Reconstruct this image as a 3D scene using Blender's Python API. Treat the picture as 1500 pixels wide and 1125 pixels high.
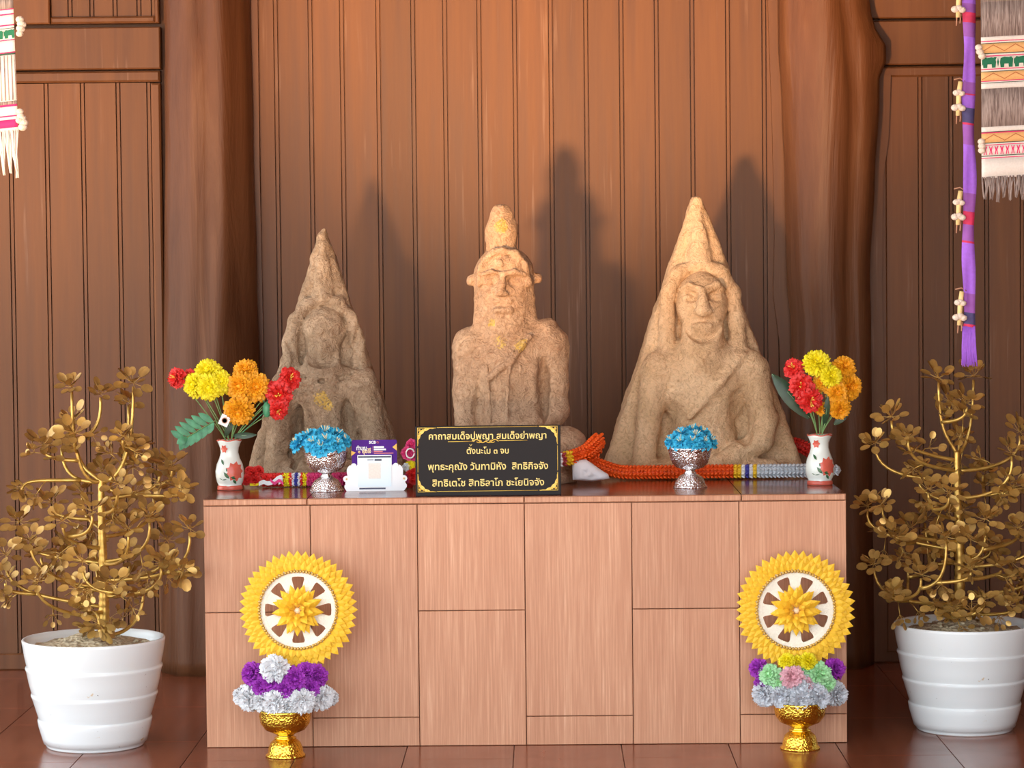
import bpy, bmesh, math, random
import numpy as np
from mathutils import Vector, Matrix, Quaternion
random.seed(7)
rng = np.random.default_rng(11)
S = bpy.context.scene
COL = S.collection
for o in list(bpy.data.objects):
    bpy.data.objects.remove(o)

# ------------------------------------------------------------------ camera
F_PX, W_PX, H_PX = 3852.35, 1500.0, 1125.0
CAM = Vector((0.05507, -7.33597, 1.33265))
YAW, PITCH, ROLL = -0.01171, -0.04315, -0.01031
_f = Vector((math.sin(YAW) * math.cos(PITCH), math.cos(YAW) * math.cos(PITCH), math.sin(PITCH)))
_r = Vector((math.cos(YAW), -math.sin(YAW), 0))
_u = _r.cross(_f)
RGT = math.cos(ROLL) * _r + math.sin(ROLL) * _u
UPV = -math.sin(ROLL) * _r + math.cos(ROLL) * _u
cam_d = bpy.data.cameras.new('camera')
cam_d.sensor_fit = 'HORIZONTAL'; cam_d.sensor_width = 36.0
cam_d.lens = 36.0 * F_PX / W_PX
cam_d.clip_start = 0.1; cam_d.clip_end = 200
cam = bpy.data.objects.new('camera', cam_d)
COL.objects.link(cam)
M = Matrix((RGT, UPV, -_f)).transposed().to_4x4(); M.translation = CAM
cam.matrix_world = M
S.camera = cam


def at(px, py, Y):
    """point of the place seen at this spot of the photo, at depth plane Y"""
    d = _f + RGT * ((px - 750.0) / F_PX) + UPV * ((562.5 - py) / F_PX)
    t = (Y - CAM.y) / d.y
    return CAM + d * t


def py_of(p):
    d = Vector(p) - CAM
    return 562.5 - F_PX * d.dot(UPV) / d.dot(_f)


def ppm(Y):
    return F_PX / (Y - CAM.y)


# ------------------------------------------------------------------ light
S.view_settings.view_transform = 'Standard'
S.view_settings.look = 'None'
S.view_settings.exposure = 0.42
S.view_settings.gamma = 1.0
S.view_settings.use_curve_mapping = False
S.cycles.use_denoising = True
S.cycles.max_bounces = 8
S.cycles.sample_clamp_indirect = 6.0

world = bpy.data.worlds.new('sky'); S.world = world
world.use_nodes = True
wn = world.node_tree
bg = wn.nodes['Background']
bg.inputs['Color'].default_value = (0.86, 0.94, 1.0, 1)
bg.inputs['Strength'].default_value = 3.0

sun_d = bpy.data.lights.new('sun', 'SUN'); sun_d.energy = 14.0; sun_d.angle = 0.01
sun_d.color = (1.0, 0.93, 0.82)
sun = bpy.data.objects.new('sun', sun_d); COL.objects.link(sun)
sun.rotation_euler = Vector((0.35, 0.55, -1.0)).to_track_quat('-Z', 'Y').to_euler()

# added warm spots, no real lamps: they throw statue shadows up the wall
def added_warm_spot(loc, aim, watts, size, soft):
    d = bpy.data.lights.new('added_warm_spot', 'SPOT'); d.shadow_soft_size = soft
    d.energy = watts; d.color = (1.0, 0.55, 0.22)
    d.spot_size = math.radians(size); d.spot_blend = 1.0
    o = bpy.data.objects.new('added_warm_spot', d); COL.objects.link(o)
    o.location = loc
    o.rotation_euler = (Vector(aim) - Vector(loc)).to_track_quat('-Z', 'Y').to_euler()


added_warm_spot((-1.25, -5.3, 0.25), (0.26, 1.5, 2.58), 3300.0, 24, 0.18)  # stands in for sunlight bounced up from the floor
added_warm_spot((-2.70, -4.0, 0.25), (-1.75, 1.5, 2.35), 1000.0, 26, 0.35)  # added to brighten the left bay of the wall


# ------------------------------------------------------------------ materials
def srgb(h):
    h = h.lstrip('#')
    c = [int(h[i:i + 2], 16) / 255 for i in (0, 2, 4)]
    return tuple(((v / 12.92) if v <= 0.04045 else ((v + 0.055) / 1.055) ** 2.4) for v in c)


def new_mat(name):
    m = bpy.data.materials.new(name); m.use_nodes = True
    nt = m.node_tree
    return m, nt, nt.nodes['Principled BSDF']


def node(nt, typ, **kw):
    n = nt.nodes.new(typ)
    for k, v in kw.items():
        if k in n.inputs:
            n.inputs[k].default_value = v
        else:
            setattr(n, k, v)
    return n


def ramp(nt, stops):
    r = nt.nodes.new('ShaderNodeValToRGB')
    e = r.color_ramp.elements
    while len(e) > 1:
        e.remove(e[-1])
    e[0].position = stops[0][0]; e[0].color = (*stops[0][1], 1)
    for p, c in stops[1:]:
        k = e.new(p); k.color = (*c, 1)
    return r


def coords(nt, scale=(1, 1, 1), kind='Object', rot=(0, 0, 0)):
    if kind == 'World':
        t = nt.nodes.new('ShaderNodeNewGeometry'); out = t.outputs['Position']
    else:
        t = nt.nodes.new('ShaderNodeTexCoord'); out = t.outputs[kind]
    mp = nt.nodes.new('ShaderNodeMapping')
    mp.inputs['Scale'].default_value = scale
    mp.inputs['Rotation'].default_value = rot
    nt.links.new(out, mp.inputs['Vector'])
    return mp.outputs['Vector']


def noise(nt, vec, scale, detail=4, rough=0.55, dist=0.0):
    n = node(nt, 'ShaderNodeTexNoise', Scale=scale, Detail=detail, Roughness=rough, Distortion=dist)
    nt.links.new(vec, n.inputs['Vector'])
    return n.outputs['Fac']


def mixc(nt, fac, a, b, mode='MIX'):
    m = nt.nodes.new('ShaderNodeMix'); m.data_type = 'RGBA'; m.blend_type = mode
    for sock, v in ((m.inputs[0], fac), (m.inputs[6], a), (m.inputs[7], b)):
        if isinstance(v, (int, float)):
            sock.default_value = v
        elif isinstance(v, tuple):
            sock.default_value = (*v[:3], 1)
        else:
            nt.links.new(v, sock)
    return m.outputs[2]


def bump(nt, b, height, strength=0.3, dist=0.01, chain=None):
    n = node(nt, 'ShaderNodeBump', Strength=strength, Distance=dist)
    nt.links.new(height, n.inputs['Height'])
    if chain:
        nt.links.new(chain, n.inputs['Normal'])
    nt.links.new(n.outputs['Normal'], b.inputs['Normal'])
    return n.outputs['Normal']


def plain(name, col, rough=0.6, metal=0.0, var=0.0, vscale=30, bmp=0.0, bscale=80, spec=None, sheen=0.0, sss=0.0):
    m, nt, b = new_mat(name)
    b.inputs['Roughness'].default_value = rough
    b.inputs['Metallic'].default_value = metal
    if spec is not None:
        b.inputs['Specular IOR Level'].default_value = spec
    if sheen:
        b.inputs['Sheen Weight'].default_value = sheen
    v = coords(nt)
    if var:
        f = noise(nt, v, vscale)
        r = ramp(nt, [(0.3, tuple(c * (1 - var) for c in col)), (0.7, tuple(min(1, c * (1 + var)) for c in col))])
        nt.links.new(f, r.inputs[0]); nt.links.new(r.outputs[0], b.inputs['Base Color'])
    else:
        b.inputs['Base Color'].default_value = (*col, 1)
    if bmp:
        bump(nt, b, noise(nt, v, bscale), bmp, 0.004)
    return m


MAT = {}


def make_materials():
    # painted timber wall
    m, nt, b = new_mat('painted_timber')
    v = coords(nt, (26, 26, 1.3), 'World')
    grain = noise(nt, v, 1.0, 6, 0.6)
    info = nt.nodes.new('ShaderNodeObjectInfo')
    r = ramp(nt, [(0.3, (0.118, 0.045, 0.017)), (0.55, (0.155, 0.062, 0.024)), (0.75, (0.182, 0.078, 0.032))])
    nt.links.new(grain, r.inputs[0])
    rv = ramp(nt, [(0, (0.84, 0.84, 0.84)), (1, (1.12, 1.1, 1.08))])
    nt.links.new(info.outputs['Random'], rv.inputs[0])
    c1 = mixc(nt, 1.0, r.outputs[0], rv.outputs[0], 'MULTIPLY')
    # pale drips and scuffs
    d1 = noise(nt, coords(nt, (75, 75, 2.4), 'World'), 1.0, 3, 0.5)
    d2 = noise(nt, coords(nt, (3.0, 3.0, 2.2), 'World'), 1.0, 3, 0.6)
    ra = ramp(nt, [(0.60, (0, 0, 0)), (0.72, (1, 1, 1))]); nt.links.new(d1, ra.inputs[0])
    rb = ramp(nt, [(0.50, (0, 0, 0)), (0.68, (1, 1, 1))]); nt.links.new(d2, rb.inputs[0])
    dr = mixc(nt, 1.0, ra.outputs[0], rb.outputs[0], 'MULTIPLY')
    ms = node(nt, 'ShaderNodeMath', operation='MULTIPLY'); ms.inputs[1].default_value = 0.5
    nt.links.new(dr, ms.inputs[0])
    c2 = mixc(nt, ms.outputs[0], c1, (0.33, 0.20, 0.135))
    nt.links.new(c2, b.inputs['Base Color'])
    b.inputs['Specular IOR Level'].default_value = 0.3
    rr = ramp(nt, [(0.3, (0.42,) * 3), (0.7, (0.56,) * 3)]); nt.links.new(grain, rr.inputs[0])
    nt.links.new(rr.outputs[0], b.inputs['Roughness'])
    bump(nt, b, grain, 0.18, 0.004)
    MAT['timber'] = m
    # tree trunk posts
    m, nt, b = new_mat('varnished_trunk')
    v = coords(nt, (9, 9, 0.9), 'World')
    g = noise(nt, v, 1.0, 6, 0.6, 0.6)
    r = ramp(nt, [(0.3, (0.075, 0.026, 0.010)), (0.6, (0.14, 0.055, 0.022)), (0.8, (0.22, 0.102, 0.047))])
    nt.links.new(g, r.inputs[0]); nt.links.new(r.outputs[0], b.inputs['Base Color'])
    b.inputs['Roughness'].default_value = 0.46; b.inputs['Specular IOR Level'].default_value = 0.25
    g2 = noise(nt, coords(nt, (60, 60, 3), 'World'), 1.0, 4)
    n1 = bump(nt, b, g, 0.35, 0.03); bump(nt, b, g2, 0.2, 0.004, n1)
    MAT['trunk'] = m
    # floor tiles
    m, nt, b = new_mat('glossy_floor_tile')
    g = noise(nt, coords(nt, (30, 2.5, 4), 'World'), 1.0, 5)
    info = nt.nodes.new('ShaderNodeObjectInfo')
    r = ramp(nt, [(0.3, (0.19, 0.055, 0.026)), (0.7, (0.28, 0.092, 0.048))])
    nt.links.new(g, r.inputs[0])
    rv = ramp(nt, [(0, (0.85,) * 3), (1, (1.12,) * 3)]); nt.links.new(info.outputs['Random'], rv.inputs[0])
    nt.links.new(mixc(nt, 1.0, r.outputs[0], rv.outputs[0], 'MULTIPLY'), b.inputs['Base Color'])
    dust = noise(nt, coords(nt, (3, 3, 3), 'World'), 1.0, 5, 0.6)
    rr = ramp(nt, [(0.35, (0.13,) * 3), (0.7, (0.26,) * 3)]); nt.links.new(dust, rr.inputs[0])
    nt.links.new(rr.outputs[0], b.inputs['Roughness'])
    bump(nt, b, g, 0.05, 0.002)
    MAT['floor'] = m
    MAT['grout'] = plain('grout', (0.30, 0.17, 0.12), 0.8, var=0.2)
    MAT['altar_grout'] = plain('altar_grout', (0.22, 0.10, 0.06), 0.8)
    # altar tiles : pale red wood-grain ceramic
    m, nt, b = new_mat('wood_grain_tile')
    g = noise(nt, coords(nt, (210, 210, 4.5), 'World'), 1.0, 6, 0.66)
    g2 = noise(nt, coords(nt, (14, 14, 0.9), 'World'), 1.0, 4, 0.6, 0.5)
    gm = node(nt, 'ShaderNodeMath', operation='MULTIPLY_ADD'); gm.inputs[1].default_value = 0.25
    nt.links.new(g2, gm.inputs[0])
    gs = node(nt, 'ShaderNodeMath', operation='MULTIPLY'); gs.inputs[1].default_value = 0.78
    nt.links.new(g, gs.inputs[0]); nt.links.new(gs.outputs[0], gm.inputs[2])
    r = ramp(nt, [(0.34, (0.45, 0.200, 0.108)), (0.50, (0.54, 0.260, 0.145)), (0.62, (0.63, 0.335, 0.200)), (0.72, (0.78, 0.50, 0.34))])
    nt.links.new(gm.outputs[0], r.inputs[0])
    info = nt.nodes.new('ShaderNodeObjectInfo')
    rv = ramp(nt, [(0, (0.93,) * 3), (1, (1.05,) * 3)]); nt.links.new(info.outputs['Random'], rv.inputs[0])
    nt.links.new(mixc(nt, 1.0, r.outputs[0], rv.outputs[0], 'MULTIPLY'), b.inputs['Base Color'])
    b.inputs['Roughness'].default_value = 0.42
    bump(nt, b, g, 0.15, 0.002)
    MAT['altar'] = m

    # stones
    def stone(name, c0, c1, c2, rough_scale=1.0, spots=None, gold=None):
        m, nt, b = new_mat(name)
        v = coords(nt)
        n1 = noise(nt, v, 7.0, 6, 0.65, 0.4)
        n2 = noise(nt, v, 62.0, 5, 0.65, 1.8)
        n3 = noise(nt, v, 24.0, 4, 0.6, 2.2)
        r = ramp(nt, [(0.30, c0), (0.52, c1), (0.72, c2)])
        nt.links.new(n1, r.inputs[0])
        r2 = ramp(nt, [(0.30, (0.66, 0.60, 0.54)), (0.5, (1, 1, 1)), (0.75, (1.16, 1.14, 1.10))])
        nt.links.new(n2, r2.inputs[0])
        c = mixc(nt, 1.0, r.outputs[0], r2.outputs[0], 'MULTIPLY')
        r3 = ramp(nt, [(0.60, (0, 0, 0)), (0.70, (1, 1, 1))]); nt.links.new(n3, r3.inputs[0])
        ms = node(nt, 'ShaderNodeMath', operation='MULTIPLY'); ms.inputs[1].default_value = 0.5
        nt.links.new(r3.outputs[0], ms.inputs[0])
        c = mixc(nt, ms.outputs[0], c, spots or (0.30, 0.15, 0.075))
        if gold:
            # rubbed gold leaf: flaky patches around a few spots of the stone
            tc = nt.nodes.new('ShaderNodeTexCoord'); acc = None
            for (gx, gy, gz, rad) in gold:
                d = node(nt, 'ShaderNodeVectorMath', operation='DISTANCE'); d.inputs[1].default_value = (gx, gy, gz)
                nt.links.new(tc.outputs['Object'], d.inputs[0])
                mr = node(nt, 'ShaderNodeMapRange'); mr.inputs['From Min'].default_value = rad; mr.inputs['From Max'].default_value = rad * 0.35
                nt.links.new(d.outputs['Value'], mr.inputs['Value'])
                if acc is None:
                    acc = mr.outputs[0]
                else:
                    mx = node(nt, 'ShaderNodeMath', operation='MAXIMUM'); nt.links.new(acc, mx.inputs[0]); nt.links.new(mr.outputs[0], mx.inputs[1]); acc = mx.outputs[0]
            fl = noise(nt, v, 130.0, 5, 0.7)
            ad = node(nt, 'ShaderNodeMath', operation='MULTIPLY'); nt.links.new(acc, ad.inputs[0]); nt.links.new(fl, ad.inputs[1])
            st = ramp(nt, [(0.40, (0, 0, 0)), (0.50, (1, 1, 1))]); nt.links.new(ad.outputs[0], st.inputs[0])
            c = mixc(nt, st.outputs[0], c, (0.85, 0.62, 0.18))
            ml = node(nt, 'ShaderNodeMath', operation='MULTIPLY'); ml.inputs[1].default_value = 0.75
            nt.links.new(st.outputs[0], ml.inputs[0]); nt.links.new(ml.outputs[0], b.inputs['Metallic'])
            rg = ramp(nt, [(0, (0.85,) * 3), (1, (0.4,) * 3)]); nt.links.new(st.outputs[0], rg.inputs[0])
            nt.links.new(rg.outputs[0], b.inputs['Roughness'])
        else:
            b.inputs['Roughness'].default_value = 0.85
        nt.links.new(c, b.inputs['Base Color'])
        b.inputs['Specular IOR Level'].default_value = 0.25
        a1 = bump(nt, b, n3, 0.5 * rough_scale, 0.02)
        bump(nt, b, n2, 0.75 * rough_scale, 0.014, a1)
        return m
    MAT['stone_left'] = stone('grey_brown_sandstone', (0.36, 0.255, 0.165), (0.50, 0.37, 0.25), (0.60, 0.46, 0.325), 1.15,
                              (0.30, 0.17, 0.09), [(0.0, -0.14, 0.255, 0.05), (0.02, -0.14, 0.235, 0.035)])
    MAT['stone_mid'] = stone('pinkish_sandstone', (0.43, 0.27, 0.165), (0.57, 0.38, 0.245), (0.66, 0.47, 0.31), 1.1,
                             (0.36, 0.165, 0.08), [(-0.03, -0.095, 0.425, 0.062), (0.035, -0.09, 0.415, 0.05), (-0.02, -0.045, 0.765, 0.045), (-0.055, -0.07, 0.475, 0.035)])
    MAT['stone_right'] = stone('golden_tan_sandstone', (0.53, 0.35, 0.19), (0.70, 0.48, 0.285), (0.80, 0.585, 0.37), 0.8, (0.40, 0.21, 0.09))

    # metals
    def emboss(name, col, rough, scale, strength):
        m, nt, b = new_mat(name)
        b.inputs['Base Color'].default_value = (*col, 1); b.inputs['Metallic'].default_value = 1.0
        b.inputs['Roughness'].default_value = rough
        v = coords(nt)
        vo = node(nt, 'ShaderNodeTexVoronoi', Scale=scale); vo.feature = 'SMOOTH_F1'
        nt.links.new(v, vo.inputs['Vector'])
        bump(nt, b, vo.outputs['Distance'], strength, 0.006)
        return m
    MAT['silver'] = emboss('embossed_silver', (0.93, 0.93, 0.95), 0.27, 230, 0.55)
    MAT['silver_plain'] = plain('polished_silver', (0.84, 0.84, 0.86), 0.18, 1.0)
    MAT['gold_bowl'] = emboss('embossed_gold', (0.90, 0.60, 0.08), 0.26, 190, 0.42)
    MAT['gold_plain'] = plain('polished_gold', (0.95, 0.66, 0.10), 0.22, 1.0)
    # gold painted plant
    m, nt, b = new_mat('gold_paint_leaf')
    info = nt.nodes.new('ShaderNodeObjectInfo')
    r = ramp(nt, [(0.0, (0.30, 0.175, 0.06)), (0.4, (0.50, 0.31, 0.09)), (0.8, (0.68, 0.44, 0.12)), (1.0, (0.90, 0.66, 0.24))])
    nn = noise(nt, coords(nt, (1, 1, 1), 'World'), 38, 3, 0.6)
    ad = node(nt, 'ShaderNodeMath', operation='MULTIPLY_ADD'); ad.inputs[1].default_value = 0.55
    nt.links.new(info.outputs['Random'], ad.inputs[0])
    sb = node(nt, 'ShaderNodeMath', operation='SUBTRACT'); sb.inputs[1].default_value = 0.28; nt.links.new(nn, sb.inputs[0])
    nt.links.new(sb.outputs[0], ad.inputs[2])
    nt.links.new(ad.outputs[0], r.inputs[0]); nt.links.new(r.outputs[0], b.inputs['Base Color'])
    b.inputs['Metallic'].default_value = 0.5; b.inputs['Roughness'].default_value = 0.36
    MAT['gold_leaf'] = m
    m, nt, b = new_mat('gold_paint_branch')
    g = noise(nt, coords(nt, (20, 20, 60), 'World'), 1.0, 3)
    r = ramp(nt, [(0.3, (0.44, 0.27, 0.06)), (0.7, (0.72, 0.49, 0.13))]); nt.links.new(g, r.inputs[0])
    nt.links.new(r.outputs[0], b.inputs['Base Color'])
    b.inputs['Metallic'].default_value = 0.7; b.inputs['Roughness'].default_value = 0.34
    bump(nt, b, g, 0.2, 0.003)
    MAT['gold_branch'] = m

    # glazed white pot with a few stains
    m, nt, b = new_mat('white_glaze')
    v = coords(nt)
    st = noise(nt, v, 9.0, 5, 0.7)
    r = ramp(nt, [(0.0, (0.80, 0.855, 0.865)), (0.665, (0.80, 0.855, 0.865)), (0.70, (0.64, 0.48, 0.27))])
    nt.links.new(st, r.inputs[0])
    sp = noise(nt, v, 85.0, 1, 0.5)
    r2 = ramp(nt, [(0.795, (1, 1, 1)), (0.81, (0.25, 0.22, 0.2))]); nt.links.new(sp, r2.inputs[0])
    nt.links.new(mixc(nt, 1.0, r.outputs[0], r2.outputs[0], 'MULTIPLY'), b.inputs['Base Color'])
    b.inputs['Roughness'].default_value = 0.16
    MAT['pot'] = m
    m, nt, b = new_mat('dry_gravel_soil')
    v = coords(nt)
    vo = node(nt, 'ShaderNodeTexVoronoi', Scale=70.0); nt.links.new(v, vo.inputs['Vector'])
    r = ramp(nt, [(0.0, (0.36, 0.28, 0.17)), (0.5, (0.58, 0.50, 0.34)), (1.0, (0.25, 0.19, 0.12))])
    nt.links.new(vo.outputs['Distance'], r.inputs[0]); nt.links.new(r.outputs[0], b.inputs['Base Color'])
    b.inputs['Roughness'].default_value = 0.95
    bump(nt, b, vo.outputs['Distance'], 0.8, 0.01)
    MAT['soil'] = m

    P = lambda k, c, *a, **kw: MAT.__setitem__(k, plain(k, c, *a, **kw))
    P('petal_yellow', (0.94, 0.56, 0.025), 0.6, var=0.10, vscale=60, sheen=0.1)
    P('petal_lemon', (0.95, 0.80, 0.01), 0.6, var=0.10, vscale=60)
    P('petal_orange', (0.92, 0.40, 0.008), 0.6, var=0.14, vscale=60)
    P('petal_red', (0.72, 0.022, 0.018), 0.55, var=0.2, vscale=60)
    P('petal_pink', (0.80, 0.06, 0.24), 0.5, var=0.2, vscale=60)
    P('petal_blue', (0.05, 0.50, 0.86), 0.5, var=0.35, vscale=70)
    P('petal_white', (0.86, 0.87, 0.89), 0.7, var=0.06, vscale=60)
    P('petal_grey', (0.70, 0.73, 0.78), 0.7, var=0.08, vscale=60)
    P('petal_purple', (0.40, 0.04, 0.50), 0.7, var=0.2, vscale=60)
    P('petal_green', (0.46, 0.82, 0.44), 0.7, var=0.1, vscale=60)
    P('petal_rose', (0.82, 0.46, 0.52), 0.7, var=0.1, vscale=60)
    P('stamen', (0.95, 0.62, 0.10), 0.5)
    P('stamen_pale', (0.80, 0.76, 0.50), 0.5)
    P('stem_green', (0.16, 0.30, 0.10), 0.5, var=0.2)
    P('leaf_green', (0.07, 0.30, 0.15), 0.45, var=0.3, vscale=50)
    P('leaf_dark', (0.025, 0.06, 0.028), 0.4, var=0.3, vscale=40)
    P('leaf_vein', (0.30, 0.50, 0.24), 0.5)
    P('vase', (0.78, 0.86, 0.82), 0.14, var=0.03)
    P('vase_red', (0.66, 0.13, 0.09), 0.2, var=0.15)
    P('vase_green', (0.04, 0.13, 0.06), 0.2)
    P('black_board', (0.010, 0.006, 0.006), 0.35, spec=0.15)
    P('sign_gold', (0.86, 0.60, 0.10), 0.4, var=0.08, vscale=200)
    P('sign_text', (0.88, 0.70, 0.22), 0.5)
    P('card_purple', (0.075, 0.010, 0.24), 0.5, spec=0.15)
    P('card_white', (0.88, 0.90, 0.93), 0.25)
    P('card_pale', (0.74, 0.86, 0.95), 0.25)
    P('card_dark', (0.03, 0.025, 0.07), 0.3)
    P('card_orange', (0.93, 0.50, 0.06), 0.4)
    P('card_cream', (0.93, 0.70, 0.40), 0.4)
    P('card_coral', (0.80, 0.22, 0.20), 0.4)
    P('knit_orange', (0.90, 0.11, 0.006), 0.55, var=0.12, vscale=50)
    P('knit_silver', (0.60, 0.65, 0.70), 0.45, var=0.1, vscale=50)
    P('knit_yellow', (0.92, 0.60, 0.02), 0.5)
    P('knit_maroon', (0.45, 0.05, 0.06), 0.5)
    P('knit_white', (0.86, 0.87, 0.90), 0.5)
    P('knit_blue', (0.06, 0.06, 0.38), 0.5)
    P('knit_red', (0.70, 0.03, 0.02), 0.5, var=0.2)
    P('white_cloth', (0.84, 0.83, 0.88), 0.75, var=0.04)
    P('tag_white', (0.85, 0.85, 0.85), 0.5)
    P('wheel_white', (0.92, 0.89, 0.76), 0.75, var=0.06, vscale=120, bmp=0.4, bscale=200)
    P('wheel_gold', (0.70, 0.46, 0.12), 0.4, metal=0.5)
    P('pearl', (0.86, 0.70, 0.50), 0.3)
    P('ban_white', (0.84, 0.80, 0.74), 0.85, var=0.05, vscale=200)
    P('ban_orange', (0.86, 0.50, 0.20), 0.85, var=0.06, vscale=200)
    P('ban_pink', (0.80, 0.03, 0.18), 0.85)
    P('ban_green', (0.015, 0.17, 0.085), 0.85)
    P('ban_brown', (0.55, 0.20, 0.07), 0.85)
    P('ban_darkgreen', (0.05, 0.10, 0.07), 0.85)
    P('rib_purple', (0.36, 0.13, 0.72), 0.7, var=0.08, vscale=120)
    P('rib_dusk', (0.30, 0.09, 0.42), 0.7, var=0.1)
    P('rib_red', (0.62, 0.03, 0.11), 0.7, var=0.2)
    P('rib_navy', (0.07, 0.06, 0.18), 0.7, var=0.3)
    P('rib_edge', (0.85, 0.36, 0.28), 0.7)
    P('pom', (0.86, 0.74, 0.62), 0.95, var=0.1, vscale=250, bmp=0.8, bscale=300)
    P('pom_core', (0.86, 0.66, 0.30), 0.6, var=0.1)
    P('pom_tie', (0.50, 0.26, 0.16), 0.8)
    # woven grey cloth with fine vertical streaks
    m, nt, b = new_mat('woven_grey')
    g = noise(nt, coords(nt, (330, 330, 16), 'World'), 1.0, 3, 0.6, 0.8)
    r = ramp(nt, [(0.36, (0.14, 0.10, 0.09)), (0.5, (0.30, 0.235, 0.21)), (0.66, (0.44, 0.37, 0.335))])
    nt.links.new(g, r.inputs[0]); nt.links.new(r.outputs[0], b.inputs['Base Color'])
    b.inputs['Roughness'].default_value = 0.9
    MAT['ban_grey'] = m
    P('ceiling', (0.20, 0.10, 0.06), 0.7, var=0.1)
    P('outer', (0.60, 0.44, 0.30), 0.7, var=0.1, vscale=2)


make_materials()


# ------------------------------------------------------------------ mesh helpers
class MB:
    def __init__(s):
        s.v = []; s.f = []

    def add(s, vs, fs):
        b = len(s.v); s.v.extend([tuple(p) for p in vs]); s.f.extend([tuple(i + b for i in f) for f in fs])
        return s

    def box(s, x0, x1, y0, y1, z0, z1, bev=0.0):
        if bev <= 0:
            vs = [(x, y, z) for x in (x0, x1) for y in (y0, y1) for z in (z0, z1)]
            return s.add(vs, [(0, 1, 3, 2), (4, 6, 7, 5), (0, 4, 5, 1), (2, 3, 7, 6), (0, 2, 6, 4), (1, 5, 7, 3)])
        # front (-y) face chamfered
        k = bev
        vs = [(x0, y1, z0), (x1, y1, z0), (x1, y1, z1), (x0, y1, z1),
              (x0, y0 + k, z0), (x1, y0 + k, z0), (x1, y0 + k, z1), (x0, y0 + k, z1),
              (x0 + k, y0, z0 + k), (x1 - k, y0, z0 + k), (x1 - k, y0, z1 - k), (x0 + k, y0, z1 - k)]
        fs = [(3, 2, 1, 0), (0, 1, 5, 4), (1, 2, 6, 5), (2, 3, 7, 6), (3, 0, 4, 7),
              (4, 5, 9, 8), (5, 6, 10, 9), (6, 7, 11, 10), (7, 4, 8, 11), (8, 9, 10, 11)]
        return s.add(vs, fs)

    def tube(s, pts, r, n=6, caps=True, flat=None):
        pts = [Vector(p) for p in pts]; m = len(pts)
        rs = r if isinstance(r, (list, tuple)) else [r] * m
        vs = []; ref = Vector((0.13, 0.97, 0.2))
        for i, p in enumerate(pts):
            t = (pts[min(i + 1, m - 1)] - pts[max(i - 1, 0)]).normalized()
            a = t.cross(ref)
            if a.length < 1e-4:
                a = t.cross(Vector((1, 0, 0)))
            a.normalize(); b_ = t.cross(a).normalized()
            for k in range(n):
                w = 2 * math.pi * k / n
                vs.append(p + (a * math.cos(w) + b_ * math.sin(w)) * rs[i])
        fs = []
        for i in range(m - 1):
            for k in range(n):
                k2 = (k + 1) % n
                fs.append((i * n + k, i * n + k2, (i + 1) * n + k2, (i + 1) * n + k))
        if caps:
            fs.append(tuple(range(n))[::-1]); fs.append(tuple((m - 1) * n + k for k in range(n)))
        return s.add(vs, fs)

    def lathe(s, prof, n=32, c=(0, 0, 0), mod=None):
        vs = []; m = len(prof)
        for i, (r, z) in enumerate(prof):
            for k in range(n):
                w = 2 * math.pi * k / n
                q = r * (mod(w, i, z) if mod else 1.0)
                vs.append((c[0] + q * math.cos(w), c[1] + q * math.sin(w), c[2] + z))
        fs = []
        for i in range(m - 1):
            for k in range(n):
                k2 = (k + 1) % n
                fs.append((i * n + k, i * n + k2, (i + 1) * n + k2, (i + 1) * n + k))
        if prof[0][0] > 1e-6:
            fs.append(tuple(range(n))[::-1])
        if prof[-1][0] > 1e-6:
            fs.append(tuple((m - 1) * n + k for k in range(n)))
        return s.add(vs, fs)

    def ell(s, c, r, nu=8, nv=5, q=None):
        c = Vector(c); vs = [Vector((0, 0, -1))]
        for i in range(1, nv):
            th = -math.pi / 2 + math.pi * i / nv
            for k in range(nu):
                w = 2 * math.pi * k / nu
                vs.append(Vector((math.cos(th) * math.cos(w), math.cos(th) * math.sin(w), math.sin(th))))
        vs.append(Vector((0, 0, 1)))
        out = []
        for p in vs:
            p = Vector((p.x * r[0], p.y * r[1], p.z * r[2]))
            if q is not None:
                p = q @ p
            out.append(p + c)
        fs = []; L = len(vs) - 1
        for k in range(nu):
            k2 = (k + 1) % nu
            fs.append((0, 1 + k2, 1 + k)); b0 = 1 + (nv - 2) * nu
            fs.append((L, b0 + k, b0 + k2))
            for i in range(nv - 2):
                a = 1 + i * nu
                fs.append((a + k, a + k2, a + nu + k2, a + nu + k))
        return s.add(out, fs)

    def poly(s, pts2, y0, y1):
        """outline in x,z extruded from y0 (front) to y1"""
        n = len(pts2)
        vs = [(x, y0, z) for x, z in pts2] + [(x, y1, z) for x, z in pts2]
        fs = [tuple(range(n)), tuple(range(2 * n - 1, n - 1, -1))]
        for i in range(n):
            j = (i + 1) % n
            fs.append((i, i + n, j + n, j))
        return s.add(vs, fs)

    def mesh(s, name, mat=None, smooth=True):
        me = bpy.data.meshes.new(name); me.from_pydata(s.v, [], s.f)
        if mat is not None:
            me.materials.append(MAT[mat] if isinstance(mat, str) else mat)
        if smooth:
            me.polygons.foreach_set('use_smooth', [True] * len(me.polygons))
        me.update()
        return me

    def build(s, name, mat, parent=None, loc=None, smooth=True, fix=False, rot=None):
        me = s.mesh(name, mat, smooth)
        if fix:
            b = bmesh.new(); b.from_mesh(me); bmesh.ops.recalc_face_normals(b, faces=b.faces); b.to_mesh(me); b.free()
        return link(name, me, parent, loc, rot)


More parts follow.
